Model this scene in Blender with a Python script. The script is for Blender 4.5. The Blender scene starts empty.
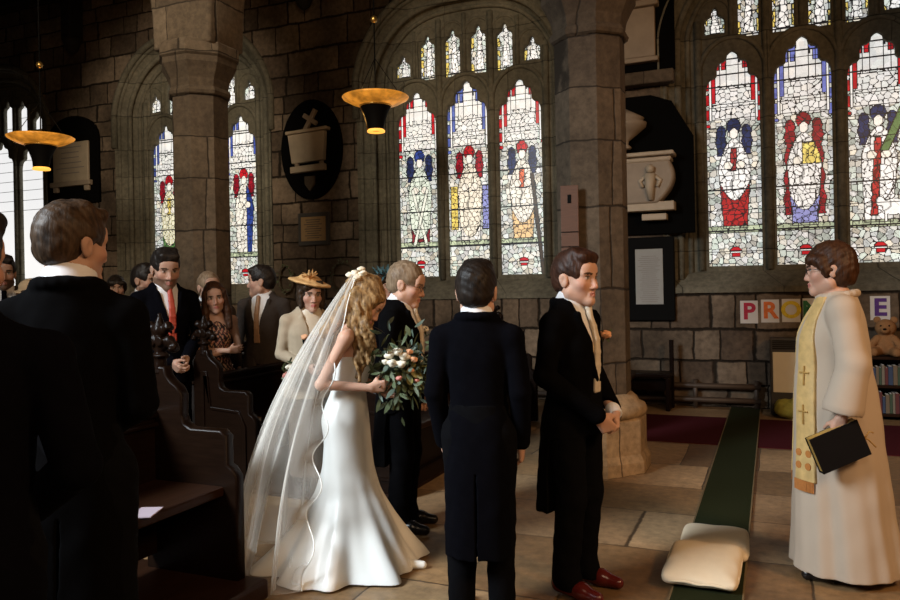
import bpy, bmesh, math, random
import numpy as np
from mathutils import Vector, Matrix
S = bpy.context.scene
COL = S.collection
rng = np.random.default_rng(7)
random.seed(7)

# ------------------------------------------------------------------ camera, world, light
YAW, ROLL, F_PX, CAM_H = math.radians(23.1), 0.02, 756.0, 1.57
cam_data = bpy.data.cameras.new('camera')
cam = bpy.data.objects.new('camera', cam_data); COL.objects.link(cam)
cam_data.sensor_width = 36.0; cam_data.lens = F_PX/900*36.0
cam_data.shift_y = -15/900.0
cam_data.clip_start = 0.05
cam.matrix_world = Matrix.Translation((0, 0, CAM_H)) @ Matrix.Rotation(YAW, 4, 'Z') @ Matrix.Rotation(math.pi/2, 4, 'X') @ Matrix.Rotation(-ROLL, 4, 'Z')
S.camera = cam
S.view_settings.view_transform = 'Standard'
S.view_settings.look = 'None'
S.view_settings.exposure = -0.15
S.view_settings.gamma = 1.0
S.view_settings.use_curve_mapping = False
world = bpy.data.worlds.new('world'); S.world = world
world.use_nodes = True
bg = world.node_tree.nodes['Background']
bg.inputs[0].default_value = (0.75, 0.72, 0.68, 1); bg.inputs[1].default_value = 0.012

def area(name, loc, target, size, size_y, energy, color):
    d = bpy.data.lights.new(name, 'AREA'); d.shape = 'RECTANGLE'
    d.size = size; d.size_y = size_y; d.energy = energy; d.color = color
    o = bpy.data.objects.new(name, d); COL.objects.link(o)
    o.location = loc
    o.rotation_euler = (Vector(target)-Vector(loc)).to_track_quat('-Z', 'Y').to_euler()
    return o
wl = area('west_window_light', (-5.2, -1.2, 4.6), (-2.2, 3.8, 0.7), 1.8, 2.2, 175, (0.86, 0.94, 1.0)); wl.data.spread = math.radians(75)
area('chancel_lamp_light', (4.2, 1.8, 4.4), (0.0, 5.5, 0.9), 1.0, 1.0, 215, (1.0, 0.58, 0.28))
area('nave_lamp_light', (1.2, -1.5, 5.0), (0.3, 8.0, 1.0), 2.0, 2.0, 85, (1.0, 0.70, 0.44))

nl = area('added_wall_light', (-4.5, -0.5, 6.2), (-7.6, 10.0, 4.4), 2.0, 2.0, 120, (1.0, 0.86, 0.66)); nl.data.spread = math.radians(74)  # unseen fill, added to brighten the left part of the aisle wall
Rv = Vector((math.cos(YAW), math.sin(YAW), 0)); Fv = Vector((-math.sin(YAW), math.cos(YAW), 0))
def ray(px, py):
    u = (px-450)/F_PX; v = (285-py)/F_PX
    return u+ROLL*v, v-ROLL*u
def at_depth(px, py, d):
    u, v = ray(px, py)
    return Vector((0, 0, CAM_H)) + Fv*d + Rv*(u*d) + Vector((0, 0, v*d))
def at_y(px, py, Y):
    u, v = ray(px, py)
    d = Y/(Fv.y+u*Rv.y)
    return at_depth(px, py, d)
def at_z(px, py, z=0.0):
    u, v = ray(px, py)
    return at_depth(px, py, (z-CAM_H)/v)

# ------------------------------------------------------------------ node materials
def new_mat(name):
    m = bpy.data.materials.new(name); m.use_nodes = True
    nt = m.node_tree; b = nt.nodes['Principled BSDF']
    return m, nt, b
def nd(nt, typ, **kw):
    n = nt.nodes.new(typ)
    for k, v in kw.items(): setattr(n, k, v)
    return n
def mth(nt, op, a, b=None, c=None):
    n = nt.nodes.new('ShaderNodeMath'); n.operation = op
    for i, x in enumerate((a, b, c)):
        if x is None: continue
        if isinstance(x, (int, float)): n.inputs[i].default_value = x
        else: nt.links.new(x, n.inputs[i])
    return n.outputs[0]
def mixc(nt, f, a, b, mode='MIX'):
    n = nt.nodes.new('ShaderNodeMix'); n.data_type = 'RGBA'; n.blend_type = mode
    for s, x in ((n.inputs[0], f), (n.inputs[6], a), (n.inputs[7], b)):
        if isinstance(x, (int, float)): s.default_value = x
        elif isinstance(x, tuple): s.default_value = (*x[:3], 1)
        else: nt.links.new(x, s)
    return n.outputs[2]
def noise(nt, vec, scale, detail=4, rough=0.55):
    n = nt.nodes.new('ShaderNodeTexNoise'); n.inputs['Scale'].default_value = scale
    n.inputs['Detail'].default_value = detail; n.inputs['Roughness'].default_value = rough
    if vec is not None: nt.links.new(vec, n.inputs['Vector'])
    return n
def objcoord(nt):
    return nt.nodes.new('ShaderNodeTexCoord').outputs['Object']
def simple(name, col, rough=0.6, metal=0.0, var=0.25, scale=12.0, bump=0.0, spec=0.5, stretch=None, sheen=0.0):
    m, nt, b = new_mat(name)
    vec = objcoord(nt)
    if stretch:
        mp = nd(nt, 'ShaderNodeMapping'); mp.inputs['Scale'].default_value = stretch
        nt.links.new(vec, mp.inputs['Vector']); vec = mp.outputs[0]
    n = noise(nt, vec, scale)
    lo = tuple(c*(1-var) for c in col); hi = tuple(min(1, c*(1+var)) for c in col)
    nt.links.new(mixc(nt, n.outputs[0], lo, hi), b.inputs['Base Color'])
    b.inputs['Roughness'].default_value = rough; b.inputs['Metallic'].default_value = metal
    b.inputs['Specular IOR Level'].default_value = spec
    if sheen: b.inputs['Sheen Weight'].default_value = sheen
    if bump:
        bp = nd(nt, 'ShaderNodeBump'); bp.inputs['Strength'].default_value = bump; bp.inputs['Distance'].default_value = 0.01
        nt.links.new(n.outputs[0], bp.inputs['Height']); nt.links.new(bp.outputs[0], b.inputs['Normal'])
    return m
def ashlar(name, axes, course, width, cols, mortar, joint=0.012, rough=0.9, bump=0.6, stain=0.5, wob=0.035, spec=0.2):
    """coursed stone: rows of uneven height, blocks of uneven length"""
    m, nt, b = new_mat(name)
    oc = objcoord(nt)
    wn = noise(nt, oc, 2.6, 3)
    sub = nd(nt, 'ShaderNodeVectorMath', operation='SUBTRACT'); nt.links.new(wn.outputs[1], sub.inputs[0]); sub.inputs[1].default_value = (.5, .5, .5)
    sc = nd(nt, 'ShaderNodeVectorMath', operation='SCALE'); nt.links.new(sub.outputs[0], sc.inputs[0]); sc.inputs['Scale'].default_value = wob*2
    ad = nd(nt, 'ShaderNodeVectorMath', operation='ADD'); nt.links.new(oc, ad.inputs[0]); nt.links.new(sc.outputs[0], ad.inputs[1])
    sp = nd(nt, 'ShaderNodeSeparateXYZ'); nt.links.new(ad.outputs[0], sp.inputs[0])
    if axes == 'xz': U = sp.outputs[0]; V = sp.outputs[2]
    elif axes == 'xyz': U = mth(nt, 'ADD', sp.outputs[0], mth(nt, 'MULTIPLY', sp.outputs[1], 0.8)); V = sp.outputs[2]
    else: U = sp.outputs[0]; V = sp.outputs[1]
    vz = mth(nt, 'ADD', mth(nt, 'DIVIDE', V, course), mth(nt, 'MULTIPLY', mth(nt, 'SINE', mth(nt, 'MULTIPLY', V, 2.9/course*0.33)), 0.27))
    row = mth(nt, 'FLOOR', vz); fz = mth(nt, 'FRACT', vz)
    w1 = nd(nt, 'ShaderNodeTexWhiteNoise', noise_dimensions='1D'); nt.links.new(row, w1.inputs['W'])
    w2 = nd(nt, 'ShaderNodeTexWhiteNoise', noise_dimensions='1D'); nt.links.new(mth(nt, 'ADD', row, 37.3), w2.inputs['W'])
    wid = mth(nt, 'MULTIPLY', mth(nt, 'ADD', mth(nt, 'MULTIPLY', w2.outputs[0], 0.8), 0.65), width)
    us = mth(nt, 'DIVIDE', mth(nt, 'ADD', U, mth(nt, 'MULTIPLY', w1.outputs[0], 7.0)), wid)
    us = mth(nt, 'ADD', us, mth(nt, 'MULTIPLY', mth(nt, 'SINE', mth(nt, 'ADD', mth(nt, 'MULTIPLY', us, 2.3), row)), 0.24))
    cl = mth(nt, 'FLOOR', us); fx = mth(nt, 'FRACT', us)
    ex = mth(nt, 'MULTIPLY', mth(nt, 'MINIMUM', fx, mth(nt, 'SUBTRACT', 1.0, fx)), wid)
    ez = mth(nt, 'MULTIPLY', mth(nt, 'MINIMUM', fz, mth(nt, 'SUBTRACT', 1.0, fz)), course)
    edge = mth(nt, 'MINIMUM', ex, ez)
    fine = noise(nt, oc, 16.0, 6, 0.65)
    big = noise(nt, oc, 1.1, 4)
    edge2 = mth(nt, 'ADD', edge, mth(nt, 'MULTIPLY', mth(nt, 'SUBTRACT', fine.outputs[0], 0.5), joint*1.6))
    mr = nd(nt, 'ShaderNodeMapRange'); mr.interpolation_type = 'SMOOTHSTEP'
    mr.inputs['From Min'].default_value = joint*0.35; mr.inputs['From Max'].default_value = joint*1.5
    nt.links.new(edge2, mr.inputs['Value'])
    cmb = nd(nt, 'ShaderNodeCombineXYZ'); nt.links.new(cl, cmb.inputs[0]); nt.links.new(row, cmb.inputs[1])
    w3 = nd(nt, 'ShaderNodeTexWhiteNoise', noise_dimensions='3D'); nt.links.new(cmb.outputs[0], w3.inputs['Vector'])
    ramp = nd(nt, 'ShaderNodeValToRGB')
    el = ramp.color_ramp.elements
    for i, c in enumerate(cols):
        e = el[i] if i < 2 else el.new(0.5)
        e.position = i/(len(cols)-1) if i < 2 else e.position
        e.color = (*c, 1)
    for i, e in enumerate(sorted(el, key=lambda e: e.position)): pass
    while len(el) > 1: el.remove(el[-1])
    el[0].position = 0; el[0].color = (*cols[0], 1)
    for i, c in enumerate(cols[1:], 1):
        e = el.new(i/(len(cols)-1)); e.color = (*c, 1)
    nt.links.new(w3.outputs[0], ramp.inputs[0])
    c1 = mixc(nt, 0.8, ramp.outputs[0], fine.outputs[0], 'OVERLAY')
    st = nd(nt, 'ShaderNodeMapRange'); st.inputs['From Min'].default_value = 0.35; st.inputs['From Max'].default_value = 0.7
    st.inputs['To Min'].default_value = 1-stain; st.inputs['To Max'].default_value = 1.1
    nt.links.new(big.outputs[0], st.inputs['Value'])
    c2 = mixc(nt, 1.0, c1, st.outputs[0], 'MULTIPLY')
    c3 = mixc(nt, mr.outputs[0], mortar, c2)
    nt.links.new(c3, b.inputs['Base Color'])
    b.inputs['Roughness'].default_value = rough
    b.inputs['Specular IOR Level'].default_value = spec
    hgt = mth(nt, 'ADD', mr.outputs[0], mth(nt, 'MULTIPLY', fine.outputs[0], 0.45))
    hgt = mth(nt, 'ADD', hgt, mth(nt, 'MULTIPLY', w3.outputs[0], 0.25))
    bp = nd(nt, 'ShaderNodeBump'); bp.inputs['Strength'].default_value = bump; bp.inputs['Distance'].default_value = 0.02
    nt.links.new(hgt, bp.inputs['Height']); nt.links.new(bp.outputs[0], b.inputs['Normal'])
    return m
def attr_mat(name, rough=0.5, emit=0.0, sss=0.0, bumpscale=0, bump=0.0, spec=0.4, var=0.0):
    m, nt, b = new_mat(name)
    a = nd(nt, 'ShaderNodeAttribute', attribute_name='Col')
    out = a.outputs['Color']
    if var:
        n = noise(nt, objcoord(nt), 9.0, 4)
        out = mixc(nt, var, out, n.outputs[0], 'OVERLAY')
    nt.links.new(out, b.inputs['Base Color'])
    b.inputs['Roughness'].default_value = rough; b.inputs['Specular IOR Level'].default_value = spec
    if sss:
        b.inputs['Subsurface Weight'].default_value = sss; b.inputs['Subsurface Radius'].default_value = (.012, .005, .003)
        b.inputs['Subsurface Scale'].default_value = 1.0
    if emit:
        nt.links.new(a.outputs['Color'], b.inputs['Emission Color']); b.inputs['Emission Strength'].default_value = emit
    return m
def hair_mat(name, col, light):
    m, nt, b = new_mat(name)
    mp = nd(nt, 'ShaderNodeMapping'); mp.inputs['Scale'].default_value = (90, 90, 14)
    nt.links.new(objcoord(nt), mp.inputs['Vector'])
    n = noise(nt, mp.outputs[0], 1.0, 4)
    n2 = noise(nt, objcoord(nt), 18, 3)
    f = mth(nt, 'ADD', mth(nt, 'MULTIPLY', n.outputs[0], 0.6), mth(nt, 'MULTIPLY', n2.outputs[0], 0.4))
    mr = nd(nt, 'ShaderNodeMapRange'); mr.inputs['From Min'].default_value = .36; mr.inputs['From Max'].default_value = .64
    nt.links.new(f, mr.inputs['Value'])
    nt.links.new(mixc(nt, mr.outputs[0], col, light), b.inputs['Base Color'])
    b.inputs['Roughness'].default_value = 0.5; b.inputs['Specular IOR Level'].default_value = 0.25
    bp = nd(nt, 'ShaderNodeBump'); bp.inputs['Strength'].default_value = 0.8; bp.inputs['Distance'].default_value = 0.006
    nt.links.new(f, bp.inputs['Height']); nt.links.new(bp.outputs[0], b.inputs['Normal'])
    return m

M = {}
M['wall'] = ashlar('wall_stone', 'xz', 0.33, 0.52, [(.085, .060, .040), (.19, .138, .092), (.12, .084, .058), (.26, .195, .135), (.14, .102, .07), (.105, .074, .05)], (.020, .014, .009), joint=0.013, stain=0.6, bump=1.0)
M['pillar'] = ashlar('pillar_stone', 'xyz', 0.52, 0.6, [(.085, .062, .042), (.12, .088, .058), (.14, .105, .072)], (.03, .022, .015), joint=0.008, stain=0.4, bump=0.4)
M['dressed'] = ashlar('dressed_stone', 'xyz', 0.46, 1.2, [(.125, .113, .082), (.155, .14, .10), (.18, .162, .118)], (.05, .045, .033), joint=0.006, stain=0.4, bump=0.35, wob=0.015)
M['floor'] = ashlar('flagstone_floor', 'xy', 0.86, 1.15, [(.14, .074, .030), (.24, .138, .060), (.16, .090, .040), (.44, .29, .155), (.20, .118, .052), (.32, .195, .09)], (.06, .036, .018), joint=0.006, rough=0.5, bump=0.25, stain=0.35, wob=0.02, spec=0.45)
M['oak'] = simple('dark_oak', (.008, .0036, .0019), 0.33, var=.5, scale=7, bump=.12, stretch=(1, 1, 6), spec=.09)
M['oak2'] = simple('dark_oak_seat', (.020, .008, .0038), 0.38, var=.5, scale=7, bump=.12, stretch=(8, 1, 1), spec=.12)
M['roof'] = simple('roof_timber', (.012, .009, .006), 0.8, var=.4)
M['black_paint'] = simple('black_paint', (.003, .0028, .0026), 0.7, var=.2, spec=.08)
M['black_slate'] = simple('black_slate', (.003, .0028, .0026), 0.9, var=.25, spec=.05)
M['marble'] = simple('aged_marble', (.46, .37, .26), 0.6, var=.3, scale=5, bump=.1)
M['marble_dim'] = simple('grey_marble', (.32, .25, .18), 0.65, var=.3, scale=5, bump=.1)
M['paper'] = simple('paper', (.62, .60, .57), 0.8, var=.05)
M['ink'] = simple('faded_ink', (.25, .22, .20), 0.9, var=.1)
M['inkdark'] = simple('dark_ink', (.10, .08, .06), 0.9, var=.1)
M['brass'] = simple('old_brass', (.55, .34, .10), 0.35, metal=.9, var=.3, scale=20)
M['plaque'] = simple('bronze_plaque', (.34, .22, .10), 0.5, metal=.3, var=.2)
M['red_carpet'] = simple('red_carpet', (.055, .006, .010), 0.95, var=.25, scale=60, bump=.3, spec=.1)
M['green_carpet'] = simple('green_carpet', (.018, .022, .0075), 0.95, var=.25, scale=70, bump=.3, spec=.1)
M['cushion'] = simple('cream_cushion_cloth', (.78, .66, .48), 0.85, var=.08, scale=14, bump=.15, spec=.2)
M['suit'] = simple('black_wool', (.0026, .0025, .0028), 1.0, var=.25, scale=40, spec=.03)
M['suit_navy'] = simple('navy_wool', (.0026, .0026, .0040), 1.0, var=.25, scale=40, spec=.03)
M['suit_grey'] = simple('grey_brown_wool', (.040, .031, .026), 0.95, var=.2, scale=40, spec=.15)
M['suit_tan'] = simple('tan_wool', (.13, .10, .075), 0.9, var=.2, scale=40, spec=.15)
M['trouser'] = simple('charcoal_trouser_wool', (.004, .004, .0048), 1.0, var=.25, scale=40, spec=.03)
M['shirt'] = simple('white_cotton', (.72, .72, .74), 0.75, var=.04, spec=.25)
M['tie_red'] = simple('red_tie_silk', (.42, .055, .03), 0.45, var=.2, scale=40)
M['tie_tan'] = simple('tan_tie_silk', (.30, .17, .09), 0.5, var=.2, scale=40)
M['cravat'] = simple('ivory_silk', (.62, .54, .42), 0.4, var=.08, scale=30)
M['waistcoat'] = simple('buff_waistcoat', (.55, .44, .30), 0.6, var=.1, scale=40)
M['shoe_red'] = simple('oxblood_leather', (.10, .012, .010), 0.22, var=.3)
M['shoe'] = simple('black_leather', (.008, .007, .007), 0.25, var=.2)
M['satin'] = simple('white_satin', (.80, .82, .80), 0.38, var=.03, scale=4, spec=.45)
M['alb'] = simple('cream_alb_cloth', (.47, .385, .30), 0.85, var=.05, scale=8, spec=.15)
M['jacket_cream'] = simple('cream_jacket_cloth', (.40, .32, .225), 0.85, var=.1, scale=30, spec=.15)
M['straw'] = simple('straw', (.62, .36, .14), 0.75, var=.25, scale=60, bump=.3)
M['teal'] = simple('teal_feather', (.05, .12, .14), 0.8, var=.4, scale=40)
M['tanhat'] = simple('tan_felt', (.36, .24, .13), 0.9, var=.15)
M['white_fabric'] = simple('ivory_petals', (.75, .66, .50), 0.7, var=.12, scale=50)
M['flower_white'] = simple('white_petals', (.80, .74, .60), 0.7, var=.12, scale=50)
M['flower_peach'] = simple('peach_petals', (.75, .38, .20), 0.7, var=.2, scale=50)
M['flower_pink'] = simple('pink_petals', (.55, .22, .18), 0.7, var=.2, scale=50)
M['leaf'] = simple('leaf_green', (.075, .10, .045), 0.55, var=.4, scale=20)
M['leaf2'] = simple('eucalyptus_leaf', (.10, .14, .11), 0.6, var=.3, scale=20)
M['leaf3'] = simple('yellow_leaf', (.20, .18, .045), 0.55, var=.4, scale=20)
M['twig'] = simple('dry_twig', (.075, .055, .035), 0.9, var=.4, scale=30)
M['book'] = simple('black_book_leather', (.006, .0055, .006), 0.6, var=.2, spec=.12)
M['gilt'] = simple('gilt_page_edge', (.55, .36, .10), 0.4, metal=.4, var=.2)
M['gold'] = simple('gold_thread', (.42, .25, .07), 0.55, var=.3, scale=60)
M['orange_thread'] = simple('orange_thread', (.45, .17, .035), 0.7, var=.25, scale=60)
M['heater'] = simple('cream_enamel', (.78, .72, .56), 0.5, var=.06)
M['heater_dark'] = simple('dark_grey_metal', (.045, .042, .038), 0.5, var=.1)
M['teddy'] = simple('tan_plush', (.26, .13, .055), 0.95, var=.35, scale=90, bump=.5, spec=.1)
M['bag'] = simple('yellow_green_print_cloth', (.32, .30, .05), 0.8, var=.6, scale=14)
M['red_paint'] = simple('dark_red_paint', (.13, .015, .015), 0.5, var=.2)
M['pipe'] = simple('brown_pipe_paint', (.06, .04, .028), 0.5, var=.2)
M['glassframe'] = simple('spectacle_metal', (.05, .045, .04), 0.3, metal=.8, var=.1)
M['skin'] = attr_mat('skin', rough=0.55, sss=0.08, spec=.3)
M['glass'] = attr_mat('stained_glass', rough=0.3, emit=0.95)
M['print'] = attr_mat('printed_dress_cloth', rough=0.85, spec=.15)
for k, c, l in (('brown', (.012, .007, .004), (.05, .028, .014)), ('darkb', (.006, .0045, .004), (.02, .013, .009)), ('auburn', (.018, .007, .004), (.055, .021, .011)),
                ('grey', (.12, .075, .042), (.27, .19, .12)), ('blonde', (.075, .038, .014), (.40, .24, .10)), ('chestnut', (.02, .008, .004), (.07, .028, .012)),
                ('sandy', (.016, .009, .005), (.07, .040, .021))):
    M['hair_'+k] = hair_mat('hair_'+k, c, l)
m, nt, b = new_mat('veil_tulle')
tr = nd(nt, 'ShaderNodeBsdfTransparent'); df = nd(nt, 'ShaderNodeBsdfDiffuse'); tl = nd(nt, 'ShaderNodeBsdfTranslucent')
df.inputs[0].default_value = (.85, .82, .76, 1); tl.inputs[0].default_value = (.85, .80, .72, 1)
a1 = nd(nt, 'ShaderNodeMixShader'); a1.inputs[0].default_value = .4; nt.links.new(df.outputs[0], a1.inputs[1]); nt.links.new(tl.outputs[0], a1.inputs[2])
lw = nd(nt, 'ShaderNodeLayerWeight'); lw.inputs['Blend'].default_value = 0.5
fac = nd(nt, 'ShaderNodeMapRange'); fac.inputs['To Min'].default_value = .19; fac.inputs['To Max'].default_value = .8
nt.links.new(lw.outputs['Facing'], fac.inputs['Value'])
a2 = nd(nt, 'ShaderNodeMixShader'); nt.links.new(fac.outputs[0], a2.inputs[0]); nt.links.new(tr.outputs[0], a2.inputs[1]); nt.links.new(a1.outputs[0], a2.inputs[2])
nt.links.new(a2.outputs[0], nt.nodes['Material Output'].inputs[0]); M['veil'] = m
m, nt, b = new_mat('lamp_glow')
b.inputs['Base Color'].default_value = (.6, .35, .1, 1); b.inputs['Emission Color'].default_value = (1, .45, .07, 1); b.inputs['Emission Strength'].default_value = 1.6; M['glow'] = m
m, nt, b = new_mat('amber_bowl')
b.inputs['Base Color'].default_value = (.30, .15, .03, 1); b.inputs['Metallic'].default_value = .3; b.inputs['Roughness'].default_value = .4
tcz = nd(nt, 'ShaderNodeTexCoord')
nz = noise(nt, tcz.outputs['Object'], 6)
b.inputs['Emission Color'].default_value = (1, .36, .035, 1); nt.links.new(mth(nt, 'MULTIPLY', mth(nt, 'POWER', nz.outputs[0], 2.0), 2.4), b.inputs['Emission Strength']); M['amber'] = m

# ------------------------------------------------------------------ object helpers
def link(name, me, mat, parent=None, smooth=False):
    if isinstance(mat, (list, tuple)):
        for x in mat: me.materials.append(x)
    else: me.materials.append(mat)
    if smooth: me.polygons.foreach_set('use_smooth', np.ones(len(me.polygons), dtype=bool))
    o = bpy.data.objects.new(name, me); COL.objects.link(o)
    if parent: o.parent = parent
    return o
def from_bm(name, bm, mat, parent=None, smooth=False):
    bmesh.ops.recalc_face_normals(bm, faces=bm.faces[:])
    me = bpy.data.meshes.new(name); bm.to_mesh(me); bm.free()
    return link(name, me, mat, parent, smooth)
def empty(name, loc=(0, 0, 0), rz=0.0):
    o = bpy.data.objects.new(name, None); COL.objects.link(o); o.empty_display_size = .1
    o.location = loc; o.rotation_euler = (0, 0, rz); return o
def tag(o, label, cat, group=None):
    o['label'] = label; o['category'] = cat
    if group: o['group'] = group
    return o
def struct(o, label=None):
    o['kind'] = 'structure'
    if label: o['label'] = label
    return o
def add_box(bm, c, size, bev=0.0, rot=None):
    g = bmesh.ops.create_cube(bm, size=1.0)
    vs = g['verts']
    bmesh.ops.scale(bm, vec=size, verts=vs)
    if bev:
        es = list({e for v in vs for e in v.link_edges})
        r = bmesh.ops.bevel(bm, geom=es, offset=bev, segments=2, affect='EDGES', profile=.5)
        vs = list({v for f in r['faces'] for v in f.verts} | {v for v in vs if v.is_valid})
        seen = set(); st = [v for v in vs]; 
        while st:
            v = st.pop()
            if v in seen: continue
            seen.add(v)
            for e in v.link_edges: st.append(e.other_vert(v))
        vs = list(seen)
    if rot is not None: bmesh.ops.rotate(bm, cent=(0, 0, 0), matrix=rot.to_3x3() if len(rot) == 4 else rot, verts=vs)
    bmesh.ops.translate(bm, vec=c, verts=vs)
    return vs
def add_tube(bm, pts, r, n=8, close=False):
    pts = [Vector(p) for p in pts]
    rs = r if isinstance(r, (list, tuple)) else [r]*len(pts)
    rings = []; up = Vector((0, 0, 1)); N = len(pts)
    prev = None
    for i, p in enumerate(pts):
        if close: t = pts[(i+1) % N]-pts[i-1]
        else: t = pts[min(i+1, N-1)]-pts[max(i-1, 0)]
        t.normalize()
        if prev is None:
            a = t.cross(up)
            if a.length < .05: a = t.cross(Vector((1, 0, 0)))
        else: a = prev-t*prev.dot(t)
        a.normalize(); prev = a; bb = t.cross(a)
        rings.append([bm.verts.new(p+(a*math.cos(k*2*math.pi/n)+bb*math.sin(k*2*math.pi/n))*rs[i]) for k in range(n)])
    for i in range(N if close else N-1):
        A, B = rings[i], rings[(i+1) % N]
        for k in range(n): bm.faces.new((A[k], A[(k+1) % n], B[(k+1) % n], B[k]))
    if not close:
        bm.faces.new(rings[0][::-1]); bm.faces.new(rings[-1])
def add_lathe(bm, prof, n=32, c=(0, 0, 0), rot0=0.0, cap=True):
    rings = []
    for r, z in prof:
        rings.append([bm.verts.new((c[0]+r*math.cos(rot0+2*math.pi*k/n), c[1]+r*math.sin(rot0+2*math.pi*k/n), c[2]+z)) for k in range(n)])
    for A, B in zip(rings, rings[1:]):
        for k in range(n): bm.faces.new((A[k], A[(k+1) % n], B[(k+1) % n], B[k]))
    if cap:
        bm.faces.new(rings[0][::-1]); bm.faces.new(rings[-1])
def loops_mesh(loops, depth, bevel=0.0):
    """closed 2-D loops (first is the outline, others holes) in x,z, extruded along y by +-depth"""
    cu = bpy.data.curves.new('tmp', 'CURVE'); cu.dimensions = '2D'; cu.fill_mode = 'BOTH'
    cu.extrude = depth-bevel; cu.bevel_depth = bevel; cu.bevel_resolution = 1
    for lp in loops:
        sp = cu.splines.new('POLY'); sp.points.add(len(lp)-1)
        for q, (x, z) in zip(sp.points, lp): q.co = (x, z, 0, 1)
        sp.use_cyclic_u = True
    o = bpy.data.objects.new('tmp', cu); COL.objects.link(o)
    me = bpy.data.meshes.new_from_object(o)
    bpy.data.objects.remove(o); bpy.data.curves.remove(cu)
    me.transform(Matrix.Rotation(math.pi/2, 4, 'X'))
    me.materials.clear()
    return me
def prism(name, loops, y, depth, mat, parent=None, bevel=0.0):
    me = loops_mesh(loops, depth, bevel)
    me.transform(Matrix.Translation((0, y, 0)))
    return link(name, me, mat, parent)
def grid_mesh(name, V, mat, parent=None, smooth=True, cols=None, closed_u=False, facecols=None):
    """V[nu,nv,3]"""
    V = np.asarray(V, dtype=np.float32); nu, nv = V.shape[:2]
    me = bpy.data.meshes.new(name)
    idx = np.arange(nu*nv).reshape(nu, nv)
    if closed_u: idx = np.vstack([idx, idx[:1]])
    q = np.stack([idx[:-1, :-1], idx[1:, :-1], idx[1:, 1:], idx[:-1, 1:]], -1).reshape(-1, 4)
    raw_mesh(me, V.reshape(-1, 3), q)
    if cols is not None: set_cols(me, cols)
    if facecols is not None:
        a = me.attributes.new('Col', 'FLOAT_COLOR', 'FACE')
        fc = np.ones((len(q), 4), dtype=np.float32); fc[:, :3] = facecols
        a.data.foreach_set('color', fc.ravel())
    return link(name, me, mat, parent, smooth)
def raw_mesh(me, v, q):
    me.vertices.add(len(v)); me.vertices.foreach_set('co', np.asarray(v, dtype=np.float32).ravel())
    n = len(q); me.loops.add(n*4); me.loops.foreach_set('vertex_index', np.asarray(q, dtype=np.int32).ravel())
    me.polygons.add(n); me.polygons.foreach_set('loop_start', np.arange(0, n*4, 4, dtype=np.int32))
    me.update(calc_edges=True); me.validate()
def set_cols(me, c):
    a = me.attributes.new('Col', 'FLOAT_COLOR', 'POINT')
    cc = np.ones((len(me.vertices), 4), dtype=np.float32); cc[:, :3] = c
    a.data.foreach_set('color', cc.ravel())

# ------------------------------------------------------------------ soft-solid modelling (distance fields -> one continuous mesh)
def npv(a): return np.array(tuple(a), dtype=np.float32)
def cap(a, b, ra, rb=None):
    a = npv(a); b = npv(b); rb = ra if rb is None else rb; ba = b-a; L = float(ba@ba)+1e-9
    def f(X, Y, Z):
        px, py, pz = X-a[0], Y-a[1], Z-a[2]
        t = np.clip((px*ba[0]+py*ba[1]+pz*ba[2])/L, 0, 1)
        return np.sqrt((px-t*ba[0])**2+(py-t*ba[1])**2+(pz-t*ba[2])**2)-(ra+t*(rb-ra))
    r = max(ra, rb)
    return f, np.minimum(a, b)-r, np.maximum(a, b)+r
def ell(c, r, R=None):
    c = npv(c); r = npv(r); Rm = np.eye(3, dtype=np.float32) if R is None else np.array(R.to_3x3() if hasattr(R, 'to_3x3') else R, dtype=np.float32)
    def f(X, Y, Z):
        px, py, pz = X-c[0], Y-c[1], Z-c[2]
        q = [Rm[0, i]*px+Rm[1, i]*py+Rm[2, i]*pz for i in range(3)]
        k0 = np.sqrt(sum((q[i]/r[i])**2 for i in range(3)))
        k1 = np.sqrt(sum((q[i]/r[i]**2)**2 for i in range(3)))+1e-6
        return k0*(k0-1)/k1
    m = float(r.max())
    ext = np.sqrt((Rm**2)@(r**2))
    return f, c-ext, c+ext
def rbox(c, h, R=None, rd=0.01):
    c = npv(c); h = npv(h); Rm = np.eye(3, dtype=np.float32) if R is None else np.array(R.to_3x3(), dtype=np.float32)
    def f(X, Y, Z):
        px, py, pz = X-c[0], Y-c[1], Z-c[2]
        q = [np.abs(Rm[0, i]*px+Rm[1, i]*py+Rm[2, i]*pz)-(h[i]-rd) for i in range(3)]
        out = np.sqrt(sum(np.maximum(k, 0)**2 for k in q))
        return out+np.minimum(np.maximum(q[0], np.maximum(q[1], q[2])), 0)-rd
    ext = np.abs(Rm)@h
    return f, c-ext, c+ext
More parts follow.
